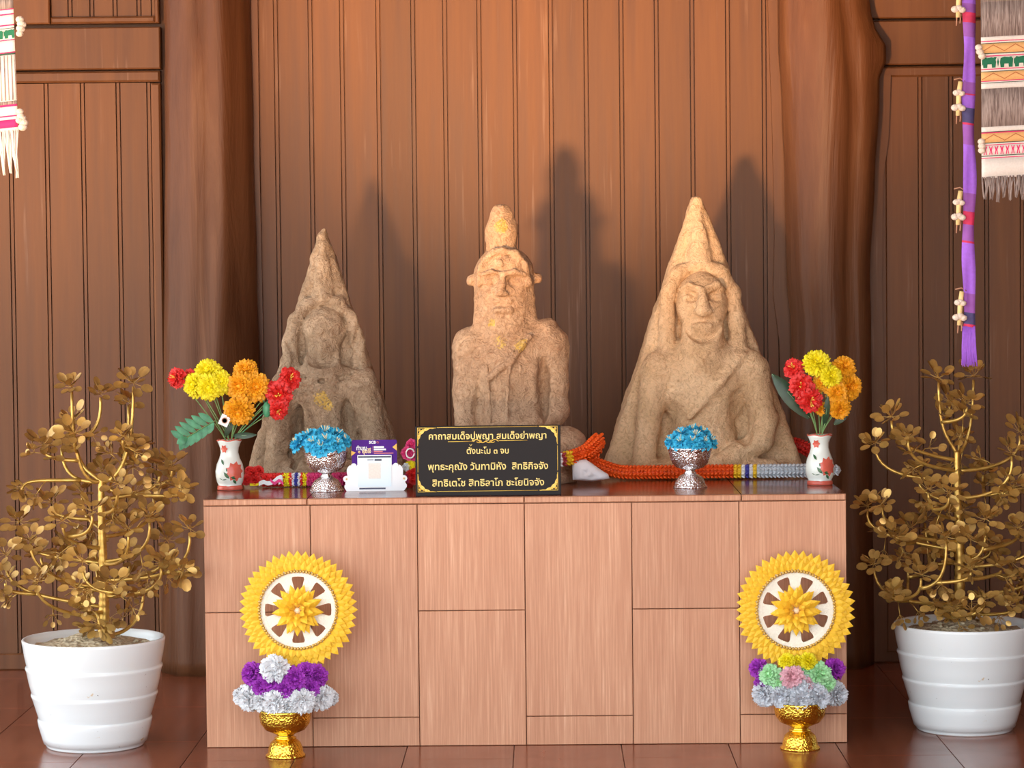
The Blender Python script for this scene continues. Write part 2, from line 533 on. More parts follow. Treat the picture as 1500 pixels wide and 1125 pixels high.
def link(name, data, parent=None, loc=None, rot=None, scale=None):
    o = bpy.data.objects.new(name, data); COL.objects.link(o)
    if parent is not None:
        o.parent = parent
    if loc is not None:
        o.location = loc
    if rot is not None:
        if isinstance(rot, Quaternion):
            o.rotation_mode = 'QUATERNION'; o.rotation_quaternion = rot
        else:
            o.rotation_euler = rot
    if scale is not None:
        o.scale = (scale,) * 3 if isinstance(scale, (int, float)) else scale
    return o


def tag(o, label=None, cat=None, group=None, kind=None):
    if label: o['label'] = label
    if cat: o['category'] = cat
    if group: o['group'] = group
    if kind: o['kind'] = kind
    return o


def thing(name, label, cat, loc=(0, 0, 0), group=None):
    return tag(link(name, None, None, loc), label, cat, group)


def copy_tree(o, parent=None):
    c = o.copy(); COL.objects.link(c)
    if parent is not None: c.parent = parent
    for ch in list(o.children):
        copy_tree(ch, c)
    return c


def bez(p, n=10):
    out = []
    for i in range(n + 1):
        t = i / n; a = 1 - t
        out.append(p[0] * a ** 3 + p[1] * 3 * a * a * t + p[2] * 3 * a * t * t + p[3] * t ** 3)
    return out


def catmull(pts, n=6):
    pts = [Vector(p) for p in pts]; out = []
    for i in range(len(pts) - 1):
        p0 = pts[max(i - 1, 0)]; p1 = pts[i]; p2 = pts[i + 1]; p3 = pts[min(i + 2, len(pts) - 1)]
        for k in range(n):
            t = k / n
            out.append(0.5 * ((2 * p1) + (p2 - p0) * t + (2 * p0 - 5 * p1 + 4 * p2 - p3) * t * t + (3 * p1 - p0 - 3 * p2 + p3) * t ** 3))
    out.append(pts[-1])
    return out


# ------------------------------------------------------------------ setting
YW = 1.5          # face of the back wall


def build_floor():
    gd = MB().box(-12, 12, -22, -5.0, -0.2, -0.05).build('bounce_ground_front', 'outer', smooth=False)  # unseen pale ground, added to bounce warm sunlight up the wall
    tag(gd, kind='structure')
    tag(MB().box(-14, -3.4, -5.0, 6.0, -0.2, -0.05).build('bounce_ground_left', 'outer', smooth=False), kind='structure')  # unseen ground, added so sunlight bounces onto the left bay
    fl = MB().box(-3.4, 7, -5.0, 1.75, -0.12, -0.004).build('floor', 'grout', smooth=False)
    tag(fl, 'dark red brown glossy tiled floor', kind='structure')
    s0 = -0.035; g = 0.0015
    cache = {}
    for k in range(-9, 10):
        x0 = s0 + 0.3 * k
        off = 0.40 if k % 2 else 0.70
        y = off - 0.6 * 4
        while y < YW:
            a, b = y, min(y + 0.6, YW + 0.02)
            y += 0.6
            if b < -1.75 or (a > 0.0 and b < 0.97 and x0 > -0.9 and x0 + 0.3 < 0.9):
                continue
            a = max(a, -1.8)
            if b - a < 0.03:
                continue
            key = round(b - a, 4)
            if key not in cache:
                h = key / 2
                m = MB().box(-0.15 + g, 0.15 - g, -h + g, h - g, -0.012, 0.0)
                m.v = m.v[:]
                cache[key] = m.mesh('floor_tile', 'floor', False)
            link('tile', cache[key], fl, ((x0 + 0.15), (a + b) / 2, 0))
    # beyond the tiles that can be told apart the floor goes on in one sheet
    MB().box(-3.4, 7, -5.0, -1.8, -0.012, 0).build('floor_sheet', 'floor', fl, smooth=False)
    MB().box(-3.4, s0 - 2.7, -1.8, 1.75, -0.012, 0).build('floor_sheet', 'floor', fl, smooth=False)
    MB().box(s0 + 3.0, 7, -1.8, 1.75, -0.012, 0).build('floor_sheet', 'floor', fl, smooth=False)


def plank_mesh(x0, x1, z0, z1):
    d = 0.012
    prof = [(x0, d), (x0 + 0.0005, 0.0008), (x0 + 0.0015, 0.0), (x1 - 0.0165, 0.0), (x1 - 0.0160, d), (x1 - 0.0130, d), (x1 - 0.0125, 0.0012), (x1 - 0.0035, 0.0012), (x1 - 0.0030, d), (x1, d)]
    mb = MB(); n = len(prof); xc = (x0 + x1) / 2
    vs = [(x - xc, y, z0) for x, y in prof] + [(x - xc, y, z1) for x, y in prof]
    fs = [(i, i + 1, n + i + 1, n + i) for i in range(n - 1)]
    vs += [(x0 - xc, 0.03, z0), (x1 - xc, 0.03, z0), (x0 - xc, 0.03, z1), (x1 - xc, 0.03, z1)]
    a = 2 * n
    fs += [(a, 0, n, a + 2), (n - 1, a + 1, a + 3, 2 * n - 1)]
    fs += [tuple(list(range(n - 1, -1, -1)) + [a, a + 1]), tuple(list(range(n, 2 * n)) + [a + 3, a + 2])]
    mb.add(vs, fs)
    return mb, xc


def build_wall():
    wall = MB().box(-3.6, 3.6, YW + 0.03, YW + 0.12, 0, 3.3).build('wall_back', 'timber', smooth=False)
    tag(wall, 'brown painted wall of vertical beaded planks', kind='structure')

    def X(px, py=400): return at(px, py, YW).x

    def Zp(py, px=750): return at(px, py, YW).z

    def planks(xs, z0, z1):
        for a, b in zip(xs[:-1], xs[1:]):
            mb, xc = plank_mesh(a, b, z0, z1)
            mb.build('plank', 'timber', wall, (xc, YW, 0), smooth=False)
    # middle bay
    mid = [382, 411, 461.5, 507.5, 560.5, 611.5, 658, 708, 760, 812.5, 864, 915.5, 967, 1019, 1071, 1124, 1146]
    planks([X(p, 300) for p in mid], 0.0, 3.3)
    # left bay
    zt = Zp(122, 130); zb = Zp(956, 120)
    lx = [-185, -133, -81, -29, 23, 76, 129, 181, 226]
    planks([X(p, 420) for p in lx], zb, zt)
    def bar(name, x0, x1, z0, z1, y0=-0.012, bev=0.004):
        xc, zc = (x0 + x1) / 2, (z0 + z1) / 2
        return MB().box(x0 - xc, x1 - xc, YW + y0, YW + 0.03, z0 - zc, z1 - zc, bev).build(name, 'timber', wall, (xc, 0, zc), smooth=False)
    xl, xr = X(-210), X(241, 500)
    bar('stile', X(226, 420), xr, zb, Zp(122, 230), -0.010, 0.006)
    bar('moulding', xl, xr, Zp(121, 130), Zp(105, 130), -0.014, 0.006)
    bar('rail', xl, xr + 0.004, Zp(102.5, 130), Zp(41, 130), -0.022, 0.004)
    bar('rail', xl, xr, 0.0, zb, -0.012, 0.004)
    zu = Zp(35, 130)
    bar('moulding', X(75, 30), X(228, 30), zu, Zp(25, 130), -0.016, 0.006)
    bar('stile', X(228, 30), xr, zu, 3.3, -0.014, 0.004)
    bar('board', xl, X(74, 20), zu, 3.3, -0.020, 0.004)
    planks([X(p, 10) for p in (75, 106, 138, 172, 207, 228)], Zp(25, 130), 3.3)
    # right bay
    ztr = Zp(112, 1400); zbr = Zp(952, 1400)
    rx = [1299, 1352, 1397, 1449, 1501, 1553, 1605, 1657, 1709]
    planks([X(p, 420) for p in rx], zbr, ztr)
    xr0 = X(1262); xr1 = X(1712)
    bar('moulding', xr0, xr1, ztr, Zp(97, 1400), -0.012, 0.006)
    bar('rail', xr0, xr1, Zp(94.5, 1400), Zp(30, 1400), -0.020, 0.004)
    bar('rail', xr0, xr1, 0.0, zbr, -0.012, 0.004)
    bar('board', xr0, xr1, Zp(26, 1400), 3.3, -0.012, 0.004)
    bar('stile', X(1268, 420), X(1299, 420), zbr, ztr, -0.008, 0.004)

    # scribed trim boards that follow the trunks
    def trim(n, left, right, proud):
        mb = MB(); vs = []; m = len(left)
        for (a, b) in zip(left, right):
            pa, pb = at(*a, YW), at(*b, YW)
            vs += [(pa.x, YW + 0.02, pa.z), (pa.x, YW - proud, pa.z), (pb.x, YW - proud, pb.z), (pb.x, YW + 0.02, pb.z)]
        fs = []
        for i in range(m - 1):
            for k in range(3):
                fs.append((i * 4 + k, i * 4 + k + 1, i * 4 + k + 5, i * 4 + k + 4))
        fs += [(0, 1, 2, 3), tuple((m - 1) * 4 + k for k in (3, 2, 1, 0))]
        mb.add(vs, fs)
        tag(mb.build('trim_%d' % n, 'timber', fix=True, smooth=False), kind='structure')
    trim(1, [(350, -150), (352, 0), (358, 250), (362, 480), (364, 700), (366, 976)],
         [(376, -150), (378, 0), (381, 250), (386, 480), (389, 700), (391, 976)], 0.016)
    trim(2, [(1122, -150), (1124, 0), (1131, 200), (1134, 350), (1132, 430), (1141, 500), (1146, 700), (1148, 970)],
         [(1146, -150), (1150, 0), (1156, 200), (1160, 350), (1166, 430), (1170, 500), (1174, 700), (1176, 970)], 0.018)
    trim(3, [(1268, 110), (1275, 200), (1270, 300), (1268, 420), (1270, 700), (1270, 968)],
         [(1304, 110), (1301, 200), (1293, 260), (1291, 420), (1297, 700), (1298, 968)], 0.018)


def build_post(label, prof, seed, knob=None, seam=None):
    """prof: list of (py, left px, right px)"""
    r_ = random.Random(seed)
    n = 40; rings = []
    ph = [r_.uniform(0, 6.28) for _ in range(8)]
    ys = [prof[0][0] + (prof[-1][0] - prof[0][0]) * i / 60 for i in range(61)]
    base = at((prof[-1][1] + prof[-1][2]) / 2, prof[-1][0], YW)
    vs = []
    for py in ys:
        for a, b in zip(prof[:-1], prof[1:]):
            if a[0] <= py <= b[0]:
                t = (py - a[0]) / (b[0] - a[0]); t = t * t * (3 - 2 * t)
                l = a[1] + (b[1] - a[1]) * t; r = a[2] + (b[2] - a[2]) * t
        pl, pr = at(l, py, YW - 0.06), at(r, py, YW - 0.06)
        c = (pl + pr) / 2; R = (pr - pl).length / 2
        for k in range(n):
            w = 2 * math.pi * k / n
            q = 1 + 0.035 * math.sin(3 * w + ph[0] + 0.8 * c.z) + 0.03 * math.sin(5 * w + ph[1] - 1.1 * c.z) + 0.015 * math.sin(9 * w + ph[2] + 2 * c.z)
            if seam is not None:
                d = (w - seam - 0.15 * math.sin(2.2 * c.z + ph[3]) + math.pi) % (2 * math.pi) - math.pi
                q -= 0.12 * math.exp(-(d / 0.12) ** 2) - 0.05 * math.exp(-((abs(d) - 0.3) / 0.2) ** 2)
            x = c.x + R * q * math.cos(w); y = YW - 0.03 + R * 0.95 * q * math.sin(w); z = c.z
            if knob:
                kp = at(knob[0], knob[1], YW - 0.06)
                dd = math.hypot(x - kp.x, z - kp.z)
                if math.cos(w) > -0.2:
                    b_ = knob[2] * math.exp(-(dd / 0.055) ** 2)
                    x += b_ * 0.9 * max(0, math.cos(w)); y -= b_ * 0.6
            y = min(y, YW - 0.026)
            vs.append((x - base.x, y - base.y, z if z > 0.002 else 0.0))
    m = len(ys)
    fs = [(i * n + k, (i + 1) * n + k, (i + 1) * n + (k + 1) % n, i * n + (k + 1) % n) for i in range(m - 1) for k in range(n)]
    fs.append(tuple(range(n))); fs.append(tuple((m - 1) * n + k for k in range(n))[::-1])
    o = MB().add(vs, fs).build('tree_trunk_post', 'trunk', None, (base.x, base.y, 0), fix=True)
    tag(o, label, 'post', 'tree trunk posts against the wall')


build_floor()
build_wall()
build_post('straight varnished tree trunk post with a long crack, behind the red and yellow flower vase',
           [(-420, 238, 362), (0, 240, 364), (200, 241, 368), (400, 239, 373), (600, 238, 378), (800, 238, 384), (985, 236, 392)], 3, None, -1.62)
build_post('dark crooked tree trunk post with a burl knob beside the purple ribbon',
           [(-420, 1135, 1270), (0, 1142, 1272), (60, 1143, 1280), (150, 1148, 1286), (260, 1152, 1280), (400, 1154, 1274), (480, 1160, 1276), (700, 1158, 1278), (976, 1156, 1280)], 8,
           (1290, 78, 0.05), -1.2)
tag(MB().box(-5.0, 3.6, -4.2, 1.7, 3.3, 3.4).build('ceiling', 'ceiling', smooth=False), kind='structure')
tag(MB().box(2.3, 2.4, -5.0, 1.62, 0, 3.3).build('unseen_wall_right', 'timber', smooth=False), kind='structure')  # unseen side wall, drawn forward to keep sky light off the right bay

# ------------------------------------------------------------------ altar
AH, AD = 0.70, 0.98


def build_altar():
    a = thing('altar', 'long low altar platform faced with pinkish wood grain tiles', 'altar', (0, 0, 0))
    MB().box(-0.894, 0.894, 0.009, AD, 0, AH - 0.016).build('body', 'altar_grout', a, smooth=False)
    g = 0.0012; zt = AH - 0.0185
    for i in range(6):
        x0 = -0.9 + 0.3 * i
        cut = zt - (0.30 if i % 2 == 0 else 0.60)
        for z0, z1 in ((0.0, cut), (cut, zt)):
            h = (z1 - z0) / 2
            MB().box(-0.15 + g, 0.15 - g, -0.004, 0.006, -h + g, h - g, 0.001).build('tile', 'altar', a, (x0 + 0.15, 0.004, (z0 + z1) / 2), smooth=False)
    for sx in (-1, 1):
        for j in range(4):
            y0 = 0.012 + j * 0.3; y1 = min(y0 + 0.3, AD)
            if y1 - y0 < 0.02: continue
            MB().box(-0.003, 0.003, -(y1 - y0) / 2 + g, (y1 - y0) / 2 - g, -zt / 2, zt / 2).build('tile', 'altar', a, (sx * 0.897, (y0 + y1) / 2, zt / 2), smooth=False)
    cuts = [-0.9, -0.608, 0.0, 0.607, 0.9]
    for x0, x1 in zip(cuts[:-1], cuts[1:]):
        xc = (x0 + x1) / 2; w = (x1 - x0) / 2 - g
        MB().box(-w, w, -0.0055, 0.006, -0.0083, 0.0083, 0.002).build('edge_strip', 'altar', a, (xc, 0.0035, AH - 0.0088), smooth=False)
        for y0, y1 in ((0.010, 0.30), (0.30, AD)):
            h = (y1 - y0) / 2 - g
            MB().box(-w, w, -h, h, -0.008, 0.008).build('top_tile', 'floor', a, (xc, (y0 + y1) / 2, AH - 0.008), smooth=False)  # red-brown tile; its dark colour also stands in for the wall's grazing reflection


build_altar()


# ------------------------------------------------------------------ statues (sculpted as distance fields)
class Sculpt:
    """units are photo pixels at the statue's depth: u right, d towards viewer, v up"""

    def __init__(s, cx, by, lo, hi, h=2.0, seed=1):
        s.cx, s.by, s.h = cx, by, h
        ax = [np.arange(lo[i], hi[i] + h, h, dtype=np.float32) for i in range(3)]
        s.ax = ax; s.lo = lo
        s.U, s.D, s.V = np.meshgrid(*ax, indexing='ij', sparse=True)
        s.F = np.full((len(ax[0]), len(ax[1]), len(ax[2])), 1e3, np.float32)
        s.rng = np.random.default_rng(seed)

    def p(s, q):
        v = s.by - q[1]
        return (q[0] - s.cx + 0.0103 * v, q[2], v)

    def ell(s, c, r, tilt=0.0):
        u, d, v = s.p(c)
        U, D, V = s.U - u, s.D - d, s.V - v
        if tilt:
            ct, st = math.cos(tilt), math.sin(tilt)
            U, V = U * ct + V * st, -U * st + V * ct
        k0 = np.sqrt((U / r[0]) ** 2 + (D / r[1]) ** 2 + (V / r[2]) ** 2)
        k1 = np.sqrt((U / r[0] ** 2) ** 2 + (D / r[1] ** 2) ** 2 + (V / r[2] ** 2) ** 2) + 1e-6
        return k0 * (k0 - 1) / k1

    def cone(s, a, b, ra, rb):
        a = s.p(a); b = s.p(b)
        ba = [b[i] - a[i] for i in range(3)]; L = sum(x * x for x in ba) + 1e-9
        U, D, V = s.U - a[0], s.D - a[1], s.V - a[2]
        t = np.clip((U * ba[0] + D * ba[1] + V * ba[2]) / L, 0, 1)
        return np.sqrt((U - t * ba[0]) ** 2 + (D - t * ba[1]) ** 2 + (V - t * ba[2]) ** 2) - (ra + (rb - ra) * t)

    @staticmethod
    def smin(a, b, k):
        h = np.clip(0.5 + 0.5 * (b - a) / k, 0, 1)
        return b + (a - b) * h - k * h * (1 - h)

    def add(s, f, k=8): s.F = s.smin(s.F, f, k); return s

    def sub(s, f, k=5): s.F = -s.smin(-s.F, f, k); return s

    def cap(s, pts, k=6):
        for a, b in zip(pts[:-1], pts[1:]):
            s.add(s.cone(a[:3], b[:3], a[3], b[3]), k)
        return s

    def cut(s, pts, k=3):
        for a, b in zip(pts[:-1], pts[1:]):
            s.sub(s.cone(a[:3], b[:3], a[3], b[3]), k)
        return s

    def slab(s, pl, pr, front, back, lean, k=14):
        """triangular slab between two slanted edges; pl/pr = (bottom, top) photo points"""
        def plane(p0, p1, sign):
            a = s.p((*p0, 0)); b = s.p((*p1, 0))
            n = (-(b[2] - a[2]), (b[0] - a[0])); L = math.hypot(*n)
            return sign * ((s.U - a[0]) * n[0] + (s.V - a[2]) * n[1]) / L
        smax = lambda a, b: -s.smin(-a, -b, k)
        f = smax(plane(*pl, 1), plane(*pr, -1))
        f = smax(f, s.D - (front - lean * s.V)); f = smax(f, (back + lean * s.V) - s.D)
        return f

    def noise(s, period, amp):
        shp = s.F.shape; out = None
        n = [max(2, int(math.ceil(x * s.h / period)) + 2) for x in shp]
        g = s.rng.normal(size=n).astype(np.float32)
        for axn in range(3):
            pos = np.arange(shp[axn]) * s.h / period
            i = pos.astype(int); t = pos - i; t = t * t * (3 - 2 * t)
            g0 = np.take(g, i, axn); g1 = np.take(g, np.minimum(i + 1, n[axn] - 1), axn)
            sh = [1, 1, 1]; sh[axn] = -1; t = t.reshape(sh).astype(np.float32)
            g = g0 * (1 - t) + g1 * t
        s.F += amp * g
        return s

    def mesh(s, name, mat, scale):
        # flat foot
        s.F = np.maximum(s.F, -s.V + 0 * s.F)
        F = s.F; F = np.pad(F, 1, constant_values=50.0)
        sh = [x - 1 for x in F.shape]
        cnt = np.zeros(sh, np.int16); acc = [np.zeros(sh, np.float32) for _ in range(3)]
        cs = [(0, 0, 0), (1, 0, 0), (0, 1, 0), (1, 1, 0), (0, 0, 1), (1, 0, 1), (0, 1, 1), (1, 1, 1)]
        sl = lambda c: F[c[0]:c[0] + sh[0], c[1]:c[1] + sh[1], c[2]:c[2] + sh[2]]
        for i in range(8):
            for ax in range(3):
                if cs[i][ax]: continue
                c2 = list(cs[i]); c2[ax] = 1
                fa, fb = sl(cs[i]), sl(c2)
                m = (fa < 0) != (fb < 0)
                t = np.where(m, fa / np.where(m, fa - fb, 1), 0)
                cnt += m
                for k in range(3):
                    acc[k] += np.where(m, cs[i][k] + (t if k == ax else 0), 0)
        mask = cnt > 0
        idx = np.full(sh, -1, np.int64); idx[mask] = np.arange(mask.sum())
        ijk = np.argwhere(mask)
        off = np.stack([acc[k][mask] / cnt[mask] for k in range(3)], 1)
        P = (ijk + off - 1) * s.h + np.array(s.lo)
        vs = np.stack([P[:, 0], -P[:, 1], np.maximum(P[:, 2], 0)], 1) * scale
        quads = []
        neg = F < 0
        for ax in range(3):
            b, c = (ax + 1) % 3, (ax + 2) % 3
            s0 = [slice(1, -1)] * 3; s1 = [slice(1, -1)] * 3
            s0[ax] = slice(0, -1); s1[ax] = slice(1, None)
            a0, a1 = neg[tuple(s0)], neg[tuple(s1)]
            for flip in (False, True):
                e = np.argwhere((a0 & ~a1) if not flip else (~a0 & a1))
                e[:, b] += 1; e[:, c] += 1
                q = []
                for db, dc in ((-1, -1), (0, -1), (0, 0), (-1, 0)):
                    w = e.copy(); w[:, b] += db; w[:, c] += dc
                    q.append(idx[w[:, 0], w[:, 1], w[:, 2]])
                q = np.stack(q, 1)
                if not flip: q = q[:, ::-1]
                quads.append(q)
        q = np.concatenate(quads); q = q[(q >= 0).all(1)]
        # the d axis is mirrored against y, so turn the faces round
        q = q[:, ::-1]
        me = bpy.data.meshes.new(name)
        me.vertices.add(len(vs)); me.vertices.foreach_set('co', vs.astype(np.float32).ravel())
        me.loops.add(q.size); me.loops.foreach_set('vertex_index', q.astype(np.int32).ravel())
        me.polygons.add(len(q)); me.polygons.foreach_set('loop_start', np.arange(0, q.size, 4, dtype=np.int32))
        me.polygons.foreach_set('loop_total', np.full(len(q), 4, np.int32))
        me.polygons.foreach_set('use_smooth', np.ones(len(q), bool))
        me.update(); me.validate()
        # outward normals
        b_ = bmesh.new(); b_.from_mesh(me); bmesh.ops.recalc_face_normals(b_, faces=b_.faces); b_.to_mesh(me); b_.free()
        me.materials.append(MAT[mat])
        return me


def statue_right():
    Y = 0.79; sc = 1 / ppm(Y)
    by = py_of((at(1025, 700, Y).x, Y, 0.70))
    s = Sculpt(1025, by, (-170, -62, -4), (172, 118, 416), 2.0, 5)
    s.F = s.slab(((876, 703), (1009, 298)), ((1182, 703), (1030, 298)), 38, -50, 0.055)
    s.sub(s.ell((1020, 280, 0), (30, 90, 6)), 8)
    # legs and lap
    s.add(s.ell((1028, 696, 34), (143, 70, 34)), 14)
    s.cap([(925, 690, 62, 16), (1030, 694, 92, 17), (1120, 688, 70, 20)], 12)
    # torso, shoulders, arms
    s.add(s.ell((1027, 560, 40), (64, 38, 72)), 10)
    s.add(s.ell((1027, 640, 44), (48, 36, 40)), 12)
    s.cap([(966, 535, 44, 24), (1090, 534, 44, 24)], 10)
    s.cap([(958, 540, 46, 23), (947, 620, 52, 18), (936, 695, 62, 17)], 8)
    s.cap([(1099, 540, 46, 23), (1114, 612, 50, 20), (1108, 640, 58, 19), (1050, 672, 88, 15)], 8)
    # neck, hood, head
    s.cap([(1025, 485, 48, 30), (1026, 525, 46, 34)], 8)
    s.cap([(976, 512, 38, 14), (974, 470, 36, 11), (977, 428, 33, 10), (990, 400, 31, 10), (1022, 386, 30, 10), (1054, 400, 31, 10), (1070, 428, 33, 10), (1076, 470, 36, 11), (1078, 512, 38, 14)], 7)
    s.cap([(1022, 378, 20, 19), (1021, 345, 16, 15), (1020, 314, 12, 8)], 4)
    s.cut([(1000, 378, 29, 3), (1005, 345, 26, 3), (1012, 314, 20, 2)], 4)
    s.cut([(1044, 378, 29, 3), (1037, 345, 26, 3), (1029, 314, 20, 2)], 4)
    s.sub(s.ell((1025, 446, 84), (43, 52, 56)), 3)
    s.add(s.ell((1025, 444, 34), (37, 38, 47)), 1.5)
    s.add(s.ell((1025, 476, 40), (28, 31, 27)), 6)
    # face
    for ex in (1005, 1045):
        s.sub(s.ell((ex, 433, 70), (13.5, 15, 9.5)), 2)
        s.add(s.ell((ex, 434, 56), (8.5, 5.5, 4.5)), 1)
    s.cap([(993, 423, 51, 3), (1005, 416, 63, 3.2), (1019, 421, 69, 3.2)], 6)
    s.cap([(1030, 421, 69, 3.2), (1045, 416, 63, 3.2), (1057, 423, 51, 3)], 6)
    s.cap([(1024, 424, 70, 5), (1024, 452, 77, 10)], 3)
    s.add(s.ell((1024, 455, 76), (14, 9, 7)), 3)
    s.cut([(1004, 469, 64, 3.0), (1014, 467, 69, 4), (1034, 467, 69, 4), (1046, 469, 64, 3.0)], 2)
    s.cap([(1012, 476, 68, 4), (1036, 476, 68, 4)], 2)
    # hollows between arms and body
    s.sub(s.ell((977, 622, 76), (14, 34, 44), -0.12), 6)
    s.sub(s.ell((1081, 606, 78), (19, 36, 42), 0.12), 6)
    # robe edge across the chest and slab furrows
    s.cap([(1082, 520, 60, 7), (1050, 556, 76, 6), (1006, 606, 74, 5)], 5)
    s.cut([(972, 575, 78, 2), (992, 612, 84, 3), (1012, 606, 84, 2)], 4)
    s.cut([(960, 600, 42, 3), (935, 645, 42, 4), (905, 690, 55, 3)], 5)
    s.cut([(1130, 560, 42, 3), (1142, 640, 42, 4), (1165, 665, 45, 3)], 5)
    s.noise(40, 0.8).noise(13, 0.5).noise(7, 0.4)
    me = s.mesh('stone_statue', 'stone_right', sc)
    b = at(1025, by, Y)
    o = link('stone_statue', me, None, (b.x, Y, AH))
    tag(o, 'tan triangular stone seated Buddha relief with eyes and nose, behind the orange garland', 'statue', 'stone images on the altar')


def statue_left():
    Y = 0.645; sc = 1 / ppm(Y)
    by = py_of((at(478, 700, Y).x, Y, 0.70))
    s = Sculpt(478, by, (-140, -58, -4), (142, 112, 380), 2.0, 9)
    s.F = s.slab(((357, 708), (466, 345)), ((600, 708), (483, 345)), 34, -46, 0.05)
    s.sub(s.ell((475, 322, 0), (30, 90, 6)), 8)
    s.add(s.ell((480, 700, 30), (108, 58, 38)), 14)
    s.add(s.ell((480, 595, 34), (56, 34, 66)), 12)
    s.cap([(428, 560, 38, 22), (530, 556, 38, 22)], 12)
    s.cap([(424, 566, 38, 21), (412, 640, 46, 17), (404, 700, 52, 15)], 9)
    s.cap([(533, 562, 38, 21), (553, 640, 42, 18), (548, 665, 50, 16), (500, 690, 74, 14)], 9)
    s.cap([(476, 525, 40, 26), (478, 550, 40, 30)], 10)
    # hood rim, topknot ridge
    s.cap([(430, 540, 32, 12), (428, 500, 30, 10), (437, 464, 27, 9), (455, 443, 25, 9), (477, 436, 25, 9), (499, 443, 25, 9), (517, 464, 27, 9), (527, 500, 30, 10), (530, 540, 32, 12)], 7)
    s.cap([(476, 430, 16, 17), (476, 390, 14, 13), (475, 358, 12, 8)], 4)
    s.cut([(456, 432, 24, 3), (463, 390, 22, 3), (468, 362, 18, 2)], 4)
    s.cut([(497, 432, 24, 3), (490, 390, 22, 3), (484, 362, 18, 2)], 4)
    s.sub(s.ell((478, 490, 62), (38, 38, 48)), 3)
    # worn face: a plain egg shaped boss
    s.add(s.ell((478, 480, 22), (33, 27, 32)), 1.5)
    s.add(s.ell((477, 505, 24), (25, 24, 26)), 5)
    s.cap([(462, 483, 44, 3), (474, 486, 47, 3)], 5)
    s.cut([(466, 512, 49, 2), (477, 514, 51, 2), (488, 512, 49, 2)], 3)
    # hollows
    s.sub(s.ell((441, 634, 66), (10, 34, 50), -0.08), 4)
    s.cut([(440, 548, 52, 2), (478, 556, 66, 3), (520, 548, 52, 2)], 4)
    s.cut([(452, 575, 64, 2), (470, 620, 68, 3), (466, 680, 66, 3)], 4)
    s.cut([(500, 560, 66, 2), (503, 600, 66, 2.5), (492, 660, 70, 2)], 4)
    s.sub(s.ell((516, 626, 62), (11, 28, 45), 0.08), 6)
    s.cut([(420, 490, 38, 2.5), (437, 520, 40, 3.5), (432, 545, 44, 2)], 4)
    s.cut([(528, 480, 36, 2.5), (520, 515, 40, 3.5), (530, 545, 44, 2)], 4)
    s.cut([(415, 600, 38, 3), (395, 660, 40, 4), (385, 700, 50, 3)], 5)
    s.cut([(545, 585, 40, 3), (560, 640, 44, 4), (572, 690, 48, 3)], 5)
    s.cut([(470, 600, 70, 2), (478, 660, 70, 3)], 5)
    s.noise(36, 1.0).noise(12, 0.85).noise(7, 0.7)
    me = s.mesh('stone_statue', 'stone_left', sc)
    b = at(478, by, Y)
    tag(link('stone_statue', me, None, (b.x, Y, AH)), 'weathered grey brown triangular stone relief with a worn blank face, behind the red garland', 'statue', 'stone images on the altar')


